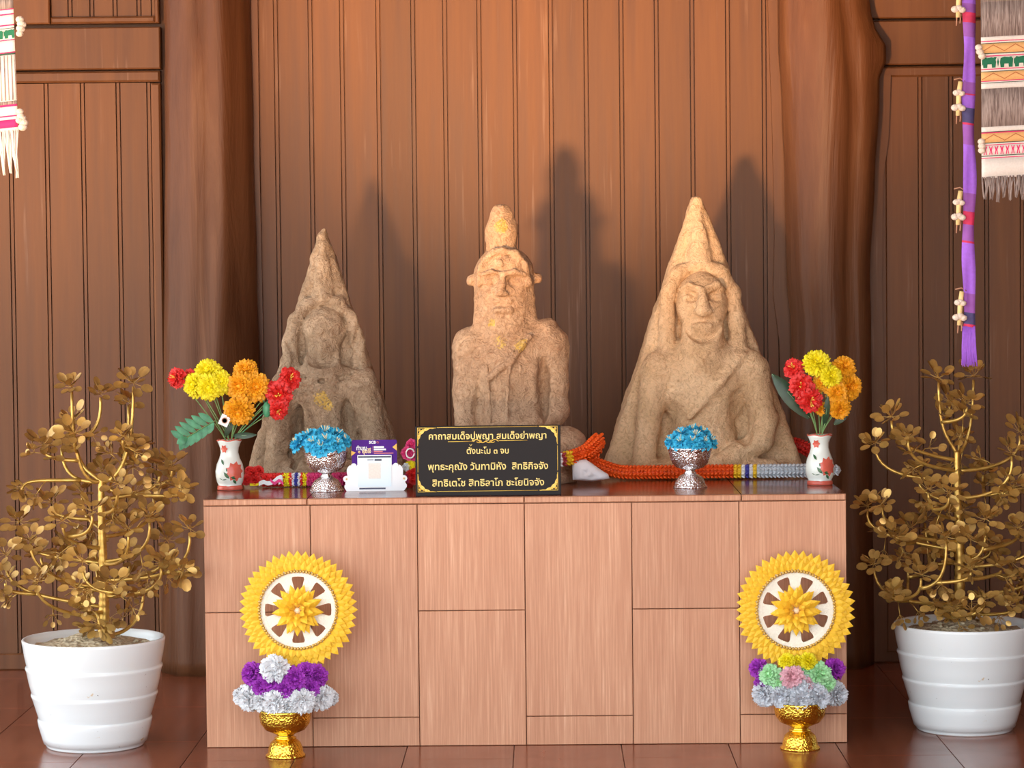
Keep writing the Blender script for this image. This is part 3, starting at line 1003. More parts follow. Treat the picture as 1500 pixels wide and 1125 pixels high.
def statue_mid():
    Y = 0.52; sc = 1 / ppm(Y)
    by = py_of((at(748, 700, Y).x, Y, 0.70))
    s = Sculpt(748, by, (-118, -70, -4), (122, 110, 420), 2.0, 3)
    # pedestal and crossed legs
    s.F = s.ell((748, 700, 0), (98, 72, 34)) + 0
    s.add(s.ell((748, 660, 14), (86, 58, 36)), 12)
    s.cap([(668, 656, 18, 27), (748, 668, 60, 22), (829, 652, 18, 29)], 12)
    # body
    s.add(s.ell((748, 555, 0), (74, 46, 86)), 12)
    s.add(s.ell((748, 620, 6), (66, 48, 40)), 12)
    s.cap([(692, 505, 0, 27), (804, 505, 0, 28)], 12)
    s.cap([(690, 508, 4, 25), (684, 570, 10, 19), (684, 640, 22, 18)], 8)
    s.cap([(806, 506, 4, 26), (812, 560, 8, 20), (814, 600, 16, 19), (770, 626, 50, 14)], 8)
    s.add(s.ell((800, 482, 0), (18, 22, 15)), 8)
    # neck, side locks, head
    s.cap([(739, 478, 0, 38), (740, 445, 0, 37)], 10)
    s.add(s.ell((739, 405, 0), (45, 42, 44)), 8)
    s.add(s.ell((739, 432, 2), (40, 36, 46)), 8)
    s.cap([(706, 420, 6, 9), (703, 480, 6, 11)], 8)
    s.cap([(772, 420, 6, 9), (776, 480, 6, 11)], 8)
    s.cap([(699, 408, 4, 9), (690, 410, 4, 7.5)], 3)
    s.cap([(780, 406, 4, 9), (787, 407, 4, 7.5)], 3)
    s.add(s.ell((734, 338, 0), (24, 24, 26)), 5)
    s.cap([(734, 345, 0, 22), (735, 362, 0, 22)], 4)
    s.add(s.ell((734, 318, 0), (16.5, 17, 20)), 8)
    # headband arch with a recessed face below it
    s.sub(s.ell((738, 424, 54), (33, 24, 52)), 4)
    s.add(s.ell((738, 424, 12), (31, 30, 50)), 3)
    s.add(s.ell((738, 388, 14), (30, 27, 17)), 4)
    s.cap([(702, 415, 26, 5), (708, 388, 30, 5.5), (722, 371, 33, 5.5), (738, 366, 34, 5.5), (755, 371, 33, 5.5), (768, 388, 30, 5.5), (774, 415, 26, 5)], 4)
    s.cut([(704, 412, 34, 2.5), (712, 384, 36, 2.5), (738, 371, 40, 2.5), (764, 384, 36, 2.5), (772, 412, 34, 2.5)], 3)
    s.add(s.ell((734, 386, 40), (5, 4, 6)), 2)
    for ex in (717, 757):
        s.sub(s.ell((ex, 411, 42), (12, 15, 9)), 3)
        s.add(s.ell((ex, 412, 28), (8.5, 6, 5.5)), 2)
    s.cap([(706, 401, 36, 3), (722, 397, 42, 4), (738, 401, 44, 4), (754, 397, 42, 4), (770, 402, 35, 3)], 3)
    s.cap([(736, 402, 41, 5), (735, 425, 46, 8.5)], 3)
    s.add(s.ell((735, 429, 45), (11, 7, 6)), 3)
    s.cap([(722, 440, 38, 3), (748, 440, 38, 3)], 3)
    s.cut([(718, 446, 43, 2.5), (738, 445, 46, 2.8), (756, 446, 43, 2.5)], 2)
    s.cap([(728, 453, 38, 5), (748, 453, 38, 5)], 4)
    s.cut([(711, 424, 42, 2), (713, 455, 42, 2.5), (722, 476, 40, 2)], 3)
    s.cut([(766, 424, 42, 2), (764, 455, 42, 2.5), (756, 476, 40, 2)], 3)
    # hollows between arms and body
    s.sub(s.ell((797, 565, 44), (10, 34, 50)), 6)
    s.sub(s.ell((702, 590, 48), (9, 26, 48)), 6)
    # robe edge, sash strands
    s.cut([(690, 528, 40, 2), (712, 545, 48, 3.5), (722, 555, 50, 2)], 4)
    s.cap([(775, 492, 34, 6), (750, 525, 46, 5), (716, 552, 46, 4)], 4)
    s.cap([(752, 512, 47, 2.6), (744, 560, 50, 2.6), (743, 614, 54, 2.6)], 2.5)
    s.cap([(713, 530, 42, 2.4), (717, 570, 46, 2.4), (719, 614, 50, 2.4)], 2.5)
    s.cut([(700, 484, 42, 2), (738, 490, 44, 2.5), (770, 486, 42, 2)], 4)
    s.noise(36, 0.8).noise(12, 0.8).noise(7, 0.65)
    me = s.mesh('stone_statue', 'stone_mid', sc)
    b = at(748, by, Y)
    tag(link('stone_statue', me, None, (b.x, Y, AH)), 'stone seated Buddha with round topknot and gold leaf on chest behind the black sign', 'statue', 'stone images on the altar')


statue_right(); statue_left(); statue_mid()

# ------------------------------------------------------------------ flowers (unit radius meshes facing +z)
def petal_rings(rings, seed, ruf=0.10, freq=5.0, nseg=4, cup=0.0, notch=0.0):
    """rings: (count, r_in, r_out, z_in, z_mid, z_out, width)"""
    r_ = random.Random(seed); mb = MB()
    for (cnt, ri, ro, zi, zm, zo, wd) in rings:
        off = r_.uniform(0, 6.28)
        for k in range(cnt):
            a0 = off + 2 * math.pi * (k + r_.uniform(-.18, .18)) / cnt
            sc = r_.uniform(.88, 1.06); ph = r_.uniform(0, 6.28); tw = r_.uniform(-.12, .12)
            hw = wd * math.pi / cnt
            vs = []
            for i, t in enumerate((0.0, 0.5, 0.85, 1.0)):
                wf = (0.35, 0.95, 1.0, 0.72)[i]
                rr = (ri + (ro - ri) * t) * sc
                z = (1 - t) ** 2 * zi + 2 * (1 - t) * t * zm + t * t * zo
                for j in range(nseg + 1):
                    q = -1 + 2 * j / nseg
                    am = t * t
                    zz = z + ruf * am * math.sin(q * freq + ph) + cup * q * q * am + tw * q * am
                    r2 = rr * (1 - notch * (1 - abs(q)) * (t == 1.0)) * (1 - 0.10 * q * q * am) + 0.5 * ruf * am * math.cos(q * freq + ph)
                    w = a0 + q * hw * wf * (ro * 0.55 + 0.45) / max(0.35, rr + 0.25)
                    vs.append((r2 * math.cos(w), r2 * math.sin(w), zz))
            n = nseg + 1
            fs = [(i * n + j, i * n + j + 1, (i + 1) * n + j + 1, (i + 1) * n + j) for i in range(3) for j in range(nseg)]
            mb.add(vs, fs)
    return mb


MARI = [(19, .12, 1.0, -.15, -.05, -.22, 1.35), (19, .12, .97, -.1, .10, .02, 1.3), (18, .1, .88, -.05, .26, .22, 1.3), (16, .08, .74, .0, .40, .42, 1.3), (13, .06, .56, .1, .52, .58, 1.3), (10, .04, .36, .15, .58, .68, 1.3), (6, .02, .17, .2, .55, .70, 1.3)]
CARN = [(13, .15, .96, -.25, .0, -.28, 1.35), (13, .12, 1.0, -.15, .12, .02, 1.35), (11, .1, .90, -.05, .3, .30, 1.35), (10, .08, .72, .05, .5, .56, 1.35), (8, .05, .48, .1, .6, .74, 1.3), (5, .02, .24, .2, .6, .82, 1.3)]
HIBI = [(9, .06, 1.0, -.05, .10, -.15, 1.3), (9, .06, .90, -.02, .24, .12, 1.3), (8, .05, .72, .0, .36, .32, 1.3), (6, .04, .48, .02, .42, .48, 1.3)]
BLUE = [(9, .06, 1.05, -.1, .10, -.12, 1.3), (9, .05, .82, .0, .30, .25, 1.3), (6, .03, .50, .05, .42, .48, 1.3)]
FM = {}


def fmesh(kind, mat, var=0):
    key = (kind, mat, var)
    if key not in FM:
        if kind == 'mari': mb = petal_rings(MARI, 100 + var, .07, 7.0, 4, -.03)
        elif kind == 'carn': mb = petal_rings(CARN, 200 + var, .13, 8.5, 5, 0, .0)
        elif kind == 'hibi': mb = petal_rings(HIBI, 300 + var, .14, 6.0, 4, .05)
        else: mb = petal_rings(BLUE, 400 + var, .13, 5.5, 4, .08)
        if kind in ('mari', 'carn'): mb.ell((0, 0, .42), (.22, .22, .22), 8, 6)
        FM[key] = mb.mesh('flower_head', mat)
    return FM[key]


def facing(d):
    return Vector(d).to_track_quat('Z', 'Y')


def flower(name, kind, mat, loc, R, d, parent=None, var=None, stam=None, squash=1.0):
    var = random.randrange(3) if var is None else var
    q = facing(d) @ Quaternion((0, 0, 1), random.uniform(0, 6.28))
    o = link(name, fmesh(kind, mat, var), parent, loc, q, (R, R, R * squash))
    if stam:
        mb = MB()
        for k in range(5):
            a = random.uniform(0, 6.28); t = random.uniform(.1, .4)
            e = Vector((t * math.cos(a), t * math.sin(a), random.uniform(.6, .85)))
            mb.tube([(0, 0, .15), e * .6, e], [.035, .03, .045], 4)
        mb.build('stamen', stam, o)
    return o


# ------------------------------------------------------------------ lathe pieces
def silver_bowl(px, foot_py, Y, label, seed):
    k = 1 / ppm(Y)
    b = at(px, foot_py, Y)
    t = thing('pedestal_bowl', label, 'bowl', (b.x, Y, AH), 'silver pedestal bowls on the altar')
    fl = lambda w, i, z: 1 + 0.02 * math.sin(14 * w)
    foot = [(0.0, 0), (25, 0), (25.5, 1.5), (24, 3), (22.5, 5), (21, 10), (17, 16), (11, 19.5), (8, 21), (0.0, 21)]
    MB().lathe([(r * k, z * k) for r, z in foot], 40, mod=fl).build('foot', 'silver', t)
    stem = [(0, 20), (8, 20), (9.5, 22), (7, 24), (8, 26.5), (12, 27.5), (0, 28)]
    MB().lathe([(r * k, z * k) for r, z in stem], 32).build('stem', 'silver_plain', t)
    cup = [(0, 27), (12, 27), (20, 30), (26, 36), (29, 44), (31, 52), (32.5, 57), (33.5, 58.5), (32.5, 59.5), (30, 58), (28, 48), (22, 36), (0, 32)]
    MB().lathe([(r * k, z * k) for r, z in cup], 44, mod=fl).build('cup', 'silver', t)
    return b, k, t


def blue_heap(b, Y, k, spots, where, names):
    for i, (px, py, r, dd) in enumerate(spots):
        p = at(px, py, Y - dd * k)
        c = at(b[0], b[1], Y)
        d = Vector((p.x - c.x, -0.030 - dd * k * 0.7, (p.z - c.z) * 0.9 + 0.02))
        o = flower('blue_flower', 'blue', 'petal_blue', p, r * k, d, None, i % 3, 'stamen_pale')
        tag(o, 'blue fabric flower ' + names[i] + ' in the silver bowl ' + where, 'flower', 'blue flowers in the bowl ' + where)


def altar_bowls():
    Y = 0.26
    b, k, t = silver_bowl(478.5, 712.5, Y, 'silver embossed pedestal bowl of blue flowers beside the purple card', 1)
    blue_heap((478, 672), Y, k, [(438, 649, 17, 8), (460, 650, 17, 22), (454, 640, 17, 2), (476, 636, 18, 6), (470, 656, 17, 28), (492, 650, 16, 22), (493, 638, 16, 2), (503, 645, 14, 8), (478, 646, 17, 26)], 'by the purple card',
              ['drooping over the left rim', 'at the front left', 'at the upper left', 'topmost', 'lowest at the front', 'at the front right', 'at the upper right', 'furthest right', 'in the heap middle'])
    b, k, t = silver_bowl(1011, 710.5, Y, 'silver embossed pedestal bowl of blue flowers before the right statue', 2)
    blue_heap((1011, 668), Y, k, [(985, 646, 14, 6), (999, 637, 16, 4), (997, 648, 15, 20), (1014, 648, 15, 25), (1014, 632, 15, 2), (1029, 635, 15, 4), (1030, 648, 15, 18), (1040, 646, 14, 6), (1019, 640, 15, 20)], 'before the tan statue',
              ['furthest left', 'at the upper left', 'at the front left', 'at the front centre', 'topmost', 'at the upper right', 'at the front right', 'furthest right', 'in the heap middle'])


altar_bowls()


# ------------------------------------------------------------------ vases and their flower sprays
VPROF = [(0, 0), (17.5, 0), (18.5, 1), (18, 6), (16.5, 7.5), (19, 12), (21.2, 20), (21, 28), (18.5, 38), (15, 47), (13.2, 55), (13.6, 62), (16, 69), (18.2, 73), (17.6, 74), (14, 70), (11.5, 60), (11.5, 50), (0, 45)]


def vrad(z):
    P = VPROF[5:14]
    for a, b in zip(P[:-1], P[1:]):
        if a[1] <= z <= b[1]:
            return a[0] + (b[0] - a[0]) * (z - a[1]) / (b[1] - a[1])
    return P[0][0]


def vase(px, py, Y, label, flip):
    k = 1 / ppm(Y); b = at(px, py, Y)
    t = thing('vase', label, 'vase', (b.x, Y, AH), 'floral porcelain vases')
    sw = lambda w, i, z: 1 + (0.025 * math.sin(4 * (w + 25 * z)) if 3 < i < 14 else 0)
    MB().lathe([(r * k, z * k) for r, z in VPROF], 48, mod=sw).build('body', 'vase', t)
    MB().lathe([(17.9 * k, 0.2 * k), (18.9 * k, 1 * k), (18.4 * k, 5.6 * k), (17.2 * k, 7 * k)], 48).build('foot_band', 'vase_red', t)
    rim = MB()
    rim.tube([(17.9 * k * math.cos(a), 17.9 * k * math.sin(a), (73.4 + .8 * math.sin(5 * a)) * k) for a in [2 * math.pi * i / 40 for i in range(41)]], 0.9 * k, 6, False)
    rim.build('rim_band', 'vase_red', t)

    def decal(name, mat, polys):
        mb = MB()
        for poly in polys:
            n = len(poly); cx = sum(p[0] for p in poly) / n; cz = sum(p[1] for p in poly) / n
            vs = []
            for (x, z) in [(cx, cz)] + [((p[0] + cx) / 2, (p[1] + cz) / 2) for p in poly] + list(poly):
                r = vrad(max(13, min(72, z))) * 1.035 + 0.35
                a = -math.pi / 2 + max(-1.5, min(1.5, x / r))
                vs.append((r * math.cos(a) * k, r * math.sin(a) * k, z * k))
            fs = []
            for i in range(n):
                j = (i + 1) % n
                fs.append((0, 1 + i, 1 + j)); fs.append((1 + i, 1 + n + i, 1 + n + j, 1 + j))
            mb.add(vs, fs)
        mb.build(name, mat, t, fix=False)

    def leafp(x, z, a, L, w):
        c, s_ = math.cos(a), math.sin(a)
        return [(x + c * u * L - s_ * v * w, z + s_ * u * L + c * v * w) for u, v in ((0, 0), (.3, .8), (.6, .9), (1, 0), (.6, -.7), (.3, -.6))]
    def bloom(x, z, R, n, a0=0, span=2 * math.pi):
        return [leafp(x, z, a0 + span * i / n, R, R * .40) for i in range(n)]
    decal('painted_flower', 'vase_red', bloom(10.5, 28, 15, 9))
    decal('painted_flower', 'vase_red', bloom(-7, 61, 6.5, 6))
    decal('painted_leaf', 'vase_green', [leafp(2, 18, 2.3, 13, 3), leafp(4, 20, -.3, 9, 3), leafp(7, 16, -.9, 8, 2.6), leafp(-12, 46, -1.0, 10, 2.4), leafp(-2, 17, 3.3, 8, .8), leafp(-9, 16, 2.7, 6, .7), leafp(-2, 28, 1.6, 6, 1.2)])
    return b


def stems(mb, tips, root):
    for tp in tips:
        tp = Vector(tp); mid = root.lerp(tp, .55) + Vector((0, 0, .008))
        mb.tube(catmull([root - Vector((0, 0, .05)), root, mid, tp], 4), .0016, 5)


def blade(mb, a, b, w, bend=Vector((0, -.01, 0)), n=6, lobes=0):
    a, b = Vector(a), Vector(b); ax = (b - a); L = ax.length
    side = ax.cross(Vector((0, -1, 0.25))).normalized()
    nrm = side.cross(ax).normalized()
    vs = []
    for i in range(n + 1):
        t = i / n
        c = a + ax * t + bend * (4 * t * (1 - t))
        ww = w * math.sin(math.pi * min(1, t * .92 + .06)) ** .8
        vs += [c - side * ww - nrm * ww * .25, c, c + side * ww - nrm * ww * .25]
    fs = []
    for i in range(n):
        for j in range(2):
            q = i * 3 + j
            fs.append((q, q + 1, q + 4, q + 3))
    mb.add(vs, fs)


def spray(label, heads, root, Y, kind, mat, group, stam=None, leaves=(), buds=()):
    k = 1 / ppm(Y)
    t = thing('artificial_flower_spray', label, 'flowers', root, group)
    mb = MB(); tips = []
    for (px, py, r, dd, nx, nz) in heads:
        p = at(px, py, Y - dd * k)
        d = Vector((nx, -1.0, nz)).normalized()
        flower('flower_head', kind, mat, p - root, r * k, d, t, None, stam)
        tips.append(p - root - d * (r * k * .05))
    stems(mb, tips, Vector((0, 0, 0)))
    mb.build('stem', 'stem_green', t)
    for (a, b, w) in leaves:
        m2 = MB(); pa, pb = at(*a[:2], Y - a[2] * k) - root, at(*b[:2], Y - b[2] * k) - root
        blade(m2, pa, pb, w * k); m2.build('leaf', 'leaf_dark', t)
        m3 = MB(); m3.tube([pa, pa.lerp(pb, .5) + Vector((0, -.011, 0)), pb], .0007, 4); m3.build('leaf_vein', 'leaf_vein', t)
    for (px, py, r) in buds:
        m2 = MB(); c = at(px, py, Y - 10 * k) - root
        m2.ell(c, (r * k * .75, r * k * .75, r * k * 1.3), 8, 6)
        for j in range(5):
            a = j * 1.257; m2.tube([c + Vector((.4 * r * k * math.cos(a), .4 * r * k * math.sin(a), r * k)), c + Vector((r * k * .9 * math.cos(a), r * k * .9 * math.sin(a), 1.9 * r * k))], [.0012, .0004], 4)
        m2.tube([Vector((0, 0, 0)), c], .0013, 5)
        m2.build('bud', 'leaf_green', t)
    return t


def flower_arrangements():
    Y = 0.33
    b = vase(337, 715, Y, 'floral porcelain vase with a wide spread of flowers beside the red garland', 1)
    rt = at(337, 645, Y)
    g = 'flower sprays in the left vase'
    spray('red flower on a long stem leaning out left of the lemon yellow marigolds', [(259, 554, 17, 4, -.8, .2), (278, 550, 11, -4, -.2, .1)], rt + Vector((-.012, 0, 0)), Y, 'hibi', 'petal_red', g, 'stamen')
    spray('bunch of lemon yellow marigolds between the lone red flower and orange marigolds', [(304, 545, 22, 0, -.1, .5), (287, 564, 21, 8, -.4, .1), (306, 567, 22, 16, .0, .0), (322, 560, 21, 6, .3, .2)], rt + Vector((-.004, .004, 0)), Y, 'mari', 'petal_lemon', g, None,
          [((330, 640, 0), (345, 600, -4), 6)])
    spray('bunch of large orange marigolds in the left vase above its white tag', [(360, 543, 20, -4, .0, .5), (374, 567, 25, 4, .25, .05), (352, 565, 23, 10, -.1, .0), (350, 602, 24, 16, .0, -.25)], rt + Vector((.004, -.004, 0)), Y, 'mari', 'petal_orange', g, None,
          [((340, 638, 0), (376, 637, 4), 5)])
    spray('spray of red flowers with a green bud leaning over the worn statue', [(425, 555, 19, 2, .4, .3), (409, 578, 22, 8, .0, .0), (407, 601, 16, 10, .1, -.3), (398, 570, 14, 0, -.3, .2)], rt + Vector((.012, 0, 0)), Y, 'hibi', 'petal_red', g, 'stamen', (), [(391, 600, 9)])
    # split leaf
    k = 1 / ppm(Y); rl = rt + Vector((-.012, -.006, 0))
    t = thing('artificial_leaf', 'green split monstera leaf hanging out of the left vase', 'leaf', rl, g)
    a, e = at(312, 618, Y - 12 * k) - rl, at(262, 648, Y - 20 * k) - rl
    mb = MB(); ax = e - a
    for i in range(6):
        t0 = i / 6.0
        c = a + ax * t0
        for sd in (1, -1):
            L = (26 if sd > 0 else 20) * k * (0.75 + .35 * math.sin(math.pi * (t0 * .8 + .2)))
            dirv = (Vector((-.78, -.1, .5)) if sd > 0 else Vector((-.35, -.15, -.85))).normalized()
            blade(mb, c, c + dirv * L, 5.0 * k, Vector((0, -.003, 0)), 5)
    blade(mb, a + ax * .75, e + ax * .06, 6 * k)
    mb.build('leaf_blade', 'leaf_green', t)
    MB().tube(catmull([Vector((0, 0, -.04)), Vector((0, 0, 0)), a.lerp(Vector((0, 0, 0)), .3) + Vector((0, 0, .012)), a, e], 4), .0015, 5).build('stem', 'stem_green', t)
    # paper tag
    tg = at(329, 616, Y - 20 * k)
    t = thing('paper_tag', 'small white square tag hanging among the left vase stems', 'tag', tg)
    h = 8 * k
    MB().box(-h * .9, h * .9, -.0006, .0006, -h, h).build('tag_card', 'tag_white', t, rot=(0, .45, 0), smooth=False)
    MB().lathe([(4.4 * k, 0), (4.4 * k, .0003), (3.2 * k, .0003), (3.2 * k, 0)], 16).build('tag_print', 'pom_tie', t, (0, -.0008, 0), rot=(math.pi / 2, 0, 0))
    MB().tube([(0, 0, h * 1.2), (.004, .006, h * 2.2), (.01, .008, h * 3)], .0005, 4).build('tag_string', 'tag_white', t)

    Y = 0.31
    b = vase(1201, 708, Y, 'floral porcelain vase with a compact bouquet at the altar corner near the silver garland', 0)
    rt = at(1201, 636, Y)
    g = 'flower sprays in the right vase'
    spray('spray of red flowers in the right vase beside the tan triangular statue', [(1163, 540, 17, 4, -.4, .4), (1174, 565, 20, 14, -.2, .1), (1187, 586, 20, 20, .1, -.1), (1176, 582, 14, 6, -.3, -.2)], rt + Vector((-.008, 0, 0)), Y, 'hibi', 'petal_red', g, 'stamen',
          [((1186, 612, -6), (1131, 548, -8), 13)])
    spray('pair of lemon yellow marigolds on top of the right bouquet', [(1196, 532, 22, 8, .0, .5), (1217, 551, 18, 14, .3, .2)], rt + Vector((0, .003, 0)), Y, 'mari', 'petal_lemon', g)
    spray('bunch of orange marigolds on the right bouquet\'s outer side', [(1237, 538, 19, -4, .3, .4), (1245, 567, 21, 0, .5, .0), (1226, 575, 19, 8, .1, .0), (1230, 599, 18, 6, .2, -.4), (1204, 561, 16, 2, -.2, .2), (1205, 600, 12, 4, -.1, -.4)], rt + Vector((.006, -.003, 0)), Y, 'mari', 'petal_orange', g, None,
          [((1222, 622, -6), (1246, 598, -8), 6), ((1207, 625, 0), (1213, 580, 14), 5)])


flower_arrangements()


# ------------------------------------------------------------------ garlands
def knit_band(path, width, thick, rows, step):
    """path: list of Vector (centre line).  returns list of (arclength fraction, list of stitch verts/faces)"""
    pts = catmull(path, 14)
    L = [0]
    for a, b in zip(pts[:-1], pts[1:]): L.append(L[-1] + (b - a).length)
    tot = L[-1]; n = max(2, int(tot / step)); out = []
    j = 0
    for i in range(n):
        s_ = (i + .5) * tot / n
        while L[j + 1] < s_: j += 1
        f = (s_ - L[j]) / (L[j + 1] - L[j])
        c = pts[j].lerp(pts[j + 1], f); t = (pts[j + 1] - pts[j]).normalized()
        up = Vector((0, 0, 1)); up = (up - t * up.dot(t)).normalized(); out.append((s_ / tot, c, t, up, t.cross(up)))
    return out, tot


def garland_sections(parent, root, path, width, thick, rows, step, secs, side=1):
    """secs: list of (end fraction, material, name)"""
    fr, tot = knit_band(path, width, thick, rows, step)
    i = 0; start = 0.0
    for (end, mat, name) in secs:
        mb = MB()
        for (f, c, t, up, nr) in fr:
            if not (start <= f < end): continue
            c = c - root
            for face in (1, -1):
                for r in range(rows):
                    h = (r + .5) / rows - .5
                    sg = 1 if r % 2 else -1
                    bulge = math.sqrt(max(0.05, 1 - (2 * h) ** 2 * .75))
                    pos = c + up * (h * width) + nr * (face * thick * .5 * bulge)
                    q = Matrix((t, up, nr)).transposed().to_quaternion() @ Quaternion((0, 0, 1), sg * .55)
                    mb.ell(pos, (step * .66, width / rows * .34, thick * .26), 6, 4, q)
            # inner core keeps it solid
            q = Matrix((t, up, nr)).transposed().to_quaternion()
            mb.ell(c, (step * 1.2, width * .42, thick * .34), 6, 5, q)
        mb.build(name, mat, parent)
        start = end


def build_garlands():
    # orange and silver knitted garland round the right statue
    Yf = 0.535; k = 1 / ppm(Yf)
    def pt(px, py, Y): return at(px, py, Y)
    zc = AH + .0245
    root = Vector((at(1020, 700, Yf).x, Yf, AH))
    t = thing('garland', 'knitted orange and silver garland lying round the tan triangular statue', 'garland', root)
    X = lambda px, Y=Yf: at(px, 695, Y).x
    p1 = [Vector((X(864, .50), .50, AH + .062)), Vector((X(880, .515), .515, AH + .046)), Vector((X(905, Yf), Yf - .005, AH + .028)), Vector((X(930), Yf, zc)), Vector((X(1000), Yf, zc)), Vector((X(1080), Yf, zc)), Vector((X(1150), Yf, zc)), Vector((X(1190, .55), .545, zc)), Vector((X(1212, .60), .60, zc + .004))]
    pts = catmull(p1, 14); L = [0]
    for a, b in zip(pts[:-1], pts[1:]): L.append(L[-1] + (b - a).length)
    def frac(px):
        best = min(range(len(pts)), key=lambda i: abs(pts[i].x - X(px, pts[i].y)))
        return L[best] / L[-1]
    fx = [frac(x) for x in (1076, 1083, 1088, 1091.5, 1097, 1100.5, 1104, 1109)]
    garland_sections(t, root, p1, .044, .025, 4, .0115, [(fx[0], 'knit_orange', 'orange_band'), (fx[1], 'knit_yellow', 'yellow_ring'), (fx[2], 'knit_maroon', 'maroon_ring'), (fx[3], 'knit_white', 'white_ring'), (fx[4], 'knit_blue', 'blue_ring'), (fx[5], 'knit_white', 'white_ring'), (fx[6], 'knit_maroon', 'maroon_ring'), (fx[7], 'knit_yellow', 'yellow_ring'), (1.01, 'knit_silver', 'silver_band')])
    # silver tail drooping over the edge behind the vase
    p2 = [Vector((X(1205, .56), .555, zc + .004)), Vector((X(1220, .56), .56, zc)), Vector((X(1229, .56), .56, zc - .002))]
    garland_sections(t, root, p2, .034, .022, 3, .0115, [(1.01, 'knit_silver', 'silver_tail')])
    # red part rising behind the statue
    p3 = [Vector((X(1160, .86), .86, AH + .085)), Vector((X(1180, .86), .86, AH + .07)), Vector((X(1196, .84), .84, AH + .05)), Vector((X(1208, .80), .80, AH + .03))]
    garland_sections(t, root, p3, .046, .025, 4, .0115, [(1.01, 'knit_red', 'red_band')])
    # orange garland from the middle statue
    root2 = Vector((at(850, 700, .40).x, .40, AH))
    t = thing('garland', 'orange knitted garland looped over the middle statue knee by the white cloth', 'garland', root2)
    p4 = [Vector((X(800, .33), .33, AH + .075)), Vector((X(822, .345), .345, AH + .078)), Vector((X(842, .375), .375, AH + .085)), Vector((X(860, .40), .40, AH + .098)), Vector((X(872, .44), .44, AH + .118)), Vector((X(879, .48), .48, AH + .128))]
    garland_sections(t, root2, p4, .044, .025, 4, .0115, [(.20, 'knit_white', 'white_ring'), (.27, 'knit_maroon', 'maroon_ring'), (.36, 'knit_yellow', 'yellow_ring'), (1.01, 'knit_orange', 'orange_band')])
    p5 = [Vector((X(879, .485), .485, AH + .126)), Vector((X(876, .48), .488, AH + .10)), Vector((X(866, .47), .475, AH + .08)), Vector((X(852, .44), .44, AH + .072)), Vector((X(845, .42), .42, AH + .066))]
    garland_sections(t, root2, p5, .032, .022, 3, .0115, [(1.01, 'knit_orange', 'orange_band')])

    lo = MB(); ce = Vector((X(876, .455), .458, AH + .116)) - root2
    for i in range(9):
        for j in range(5):
            th = math.pi * (i / 8 - .5); ph = math.pi * (j / 4 - .5)
            d = Vector((math.cos(th) * math.cos(ph), -math.sin(ph), math.sin(th) * math.cos(ph)))
            lo.ell(ce + Vector((d.x * .013, d.y * .013, d.z * .024)), (.0065, .005, .0036), 6, 4, d.to_track_quat('Z', 'X'))
    lo.ell(ce, (.010, .010, .020), 10, 8)
    lo.build('loop_end', 'knit_orange', t)

    # red garland before the left statue
    Yg = .40
    root3 = Vector((at(410, 705, Yg).x, Yg, AH))
    t = thing('garland', 'red flower garland with tricolour ring before the worn statue', 'garland', root3)
    Xg = lambda px: at(px, 700, Yg).x
    kk = 1 / ppm(Yg)
    for (px, py, r, dd, ny) in [(371, 694, 11, 4, .2), (362, 703, 9, 8, 0), (379, 690, 9, 2, .4), (374, 704, 9, 9, -.2), (366, 690, 8, 0, .3)]:
        p = at(px, py, Yg - dd * kk)
        flower('rosette', 'carn', 'petal_red', p - root3, r * kk, Vector((random.uniform(-.4, .4), -1, ny)), t)
    def ruffle(px0, px1, mat, name, rr=10.5):
        mb = MB(); n = max(3, int((px1 - px0) / 1.7)); cz = AH + .0225
        for i in range(n):
            x = Xg(px0 + (px1 - px0) * (i + .5) / n)
            for j in range(11):
                a = 2 * math.pi * (j + .5 * (i % 2)) / 11
                d = Vector((random.uniform(-.2, .2), math.cos(a), math.sin(a)))
                mb.ell(Vector((x, Yg, cz)) - root3 + d * rr * kk * .66, (1.0 * kk, 2.6 * kk, 4.0 * kk), 5, 3, d.to_track_quat('Z', 'X'))
        mb.tube([Vector((Xg(px0), Yg, cz)) - root3, Vector((Xg(px1), Yg, cz)) - root3], rr * kk * .58, 12)
        mb.build(name, mat, t)
    ruffle(384, 416, 'petal_red', 'red_ruffle'); ruffle(416, 424, 'petal_lemon', 'yellow_ring'); ruffle(424, 428, 'petal_red', 'red_ring')
    ruffle(428, 431, 'petal_white', 'white_ring'); ruffle(431, 437.5, 'knit_blue', 'blue_ring'); ruffle(437.5, 441, 'petal_white', 'white_ring')
    ruffle(441, 443.5, 'petal_red', 'red_ring'); ruffle(443.5, 450, 'petal_lemon', 'yellow_ring'); ruffle(450, 512, 'petal_pink', 'pink_ruffle')
    # printed ribbon bow
    def ribbon(pp, w, mat, name):
        mb = MB(); pts = catmull([at(x, y, Yg - d * kk) - root3 for x, y, d in pp], 8)
        vs = []
        for i, p in enumerate(pts):
            vs += [p + Vector((0, -.001, w * kk)), p + Vector((0, .001, -w * kk))]
        mb.add(vs, [(2 * i, 2 * i + 1, 2 * i + 3, 2 * i + 2) for i in range(len(pts) - 1)])
        mb.build(name, mat, t)
    ribbon([(379, 709, 14), (386, 706, 16), (392, 708, 15), (400, 706, 17), (406, 701, 18), (412, 699, 18), (414, 703, 16), (408, 707, 16)], 3.2, 'petal_white', 'ribbon')
    ribbon([(396, 703, 17), (402, 708, 18), (409, 704, 19), (415, 709, 18)], 2.4, 'petal_pink', 'ribbon')
    ribbon([(366, 710, 13), (373, 710, 14), (379, 709, 14)], 1.8, 'petal_lemon', 'ribbon')

    # pink flower bundle between the card and the sign
    Yb = .30; kb = 1 / ppm(Yb)
    root4 = Vector((at(600, 708, Yb).x, Yb, AH))
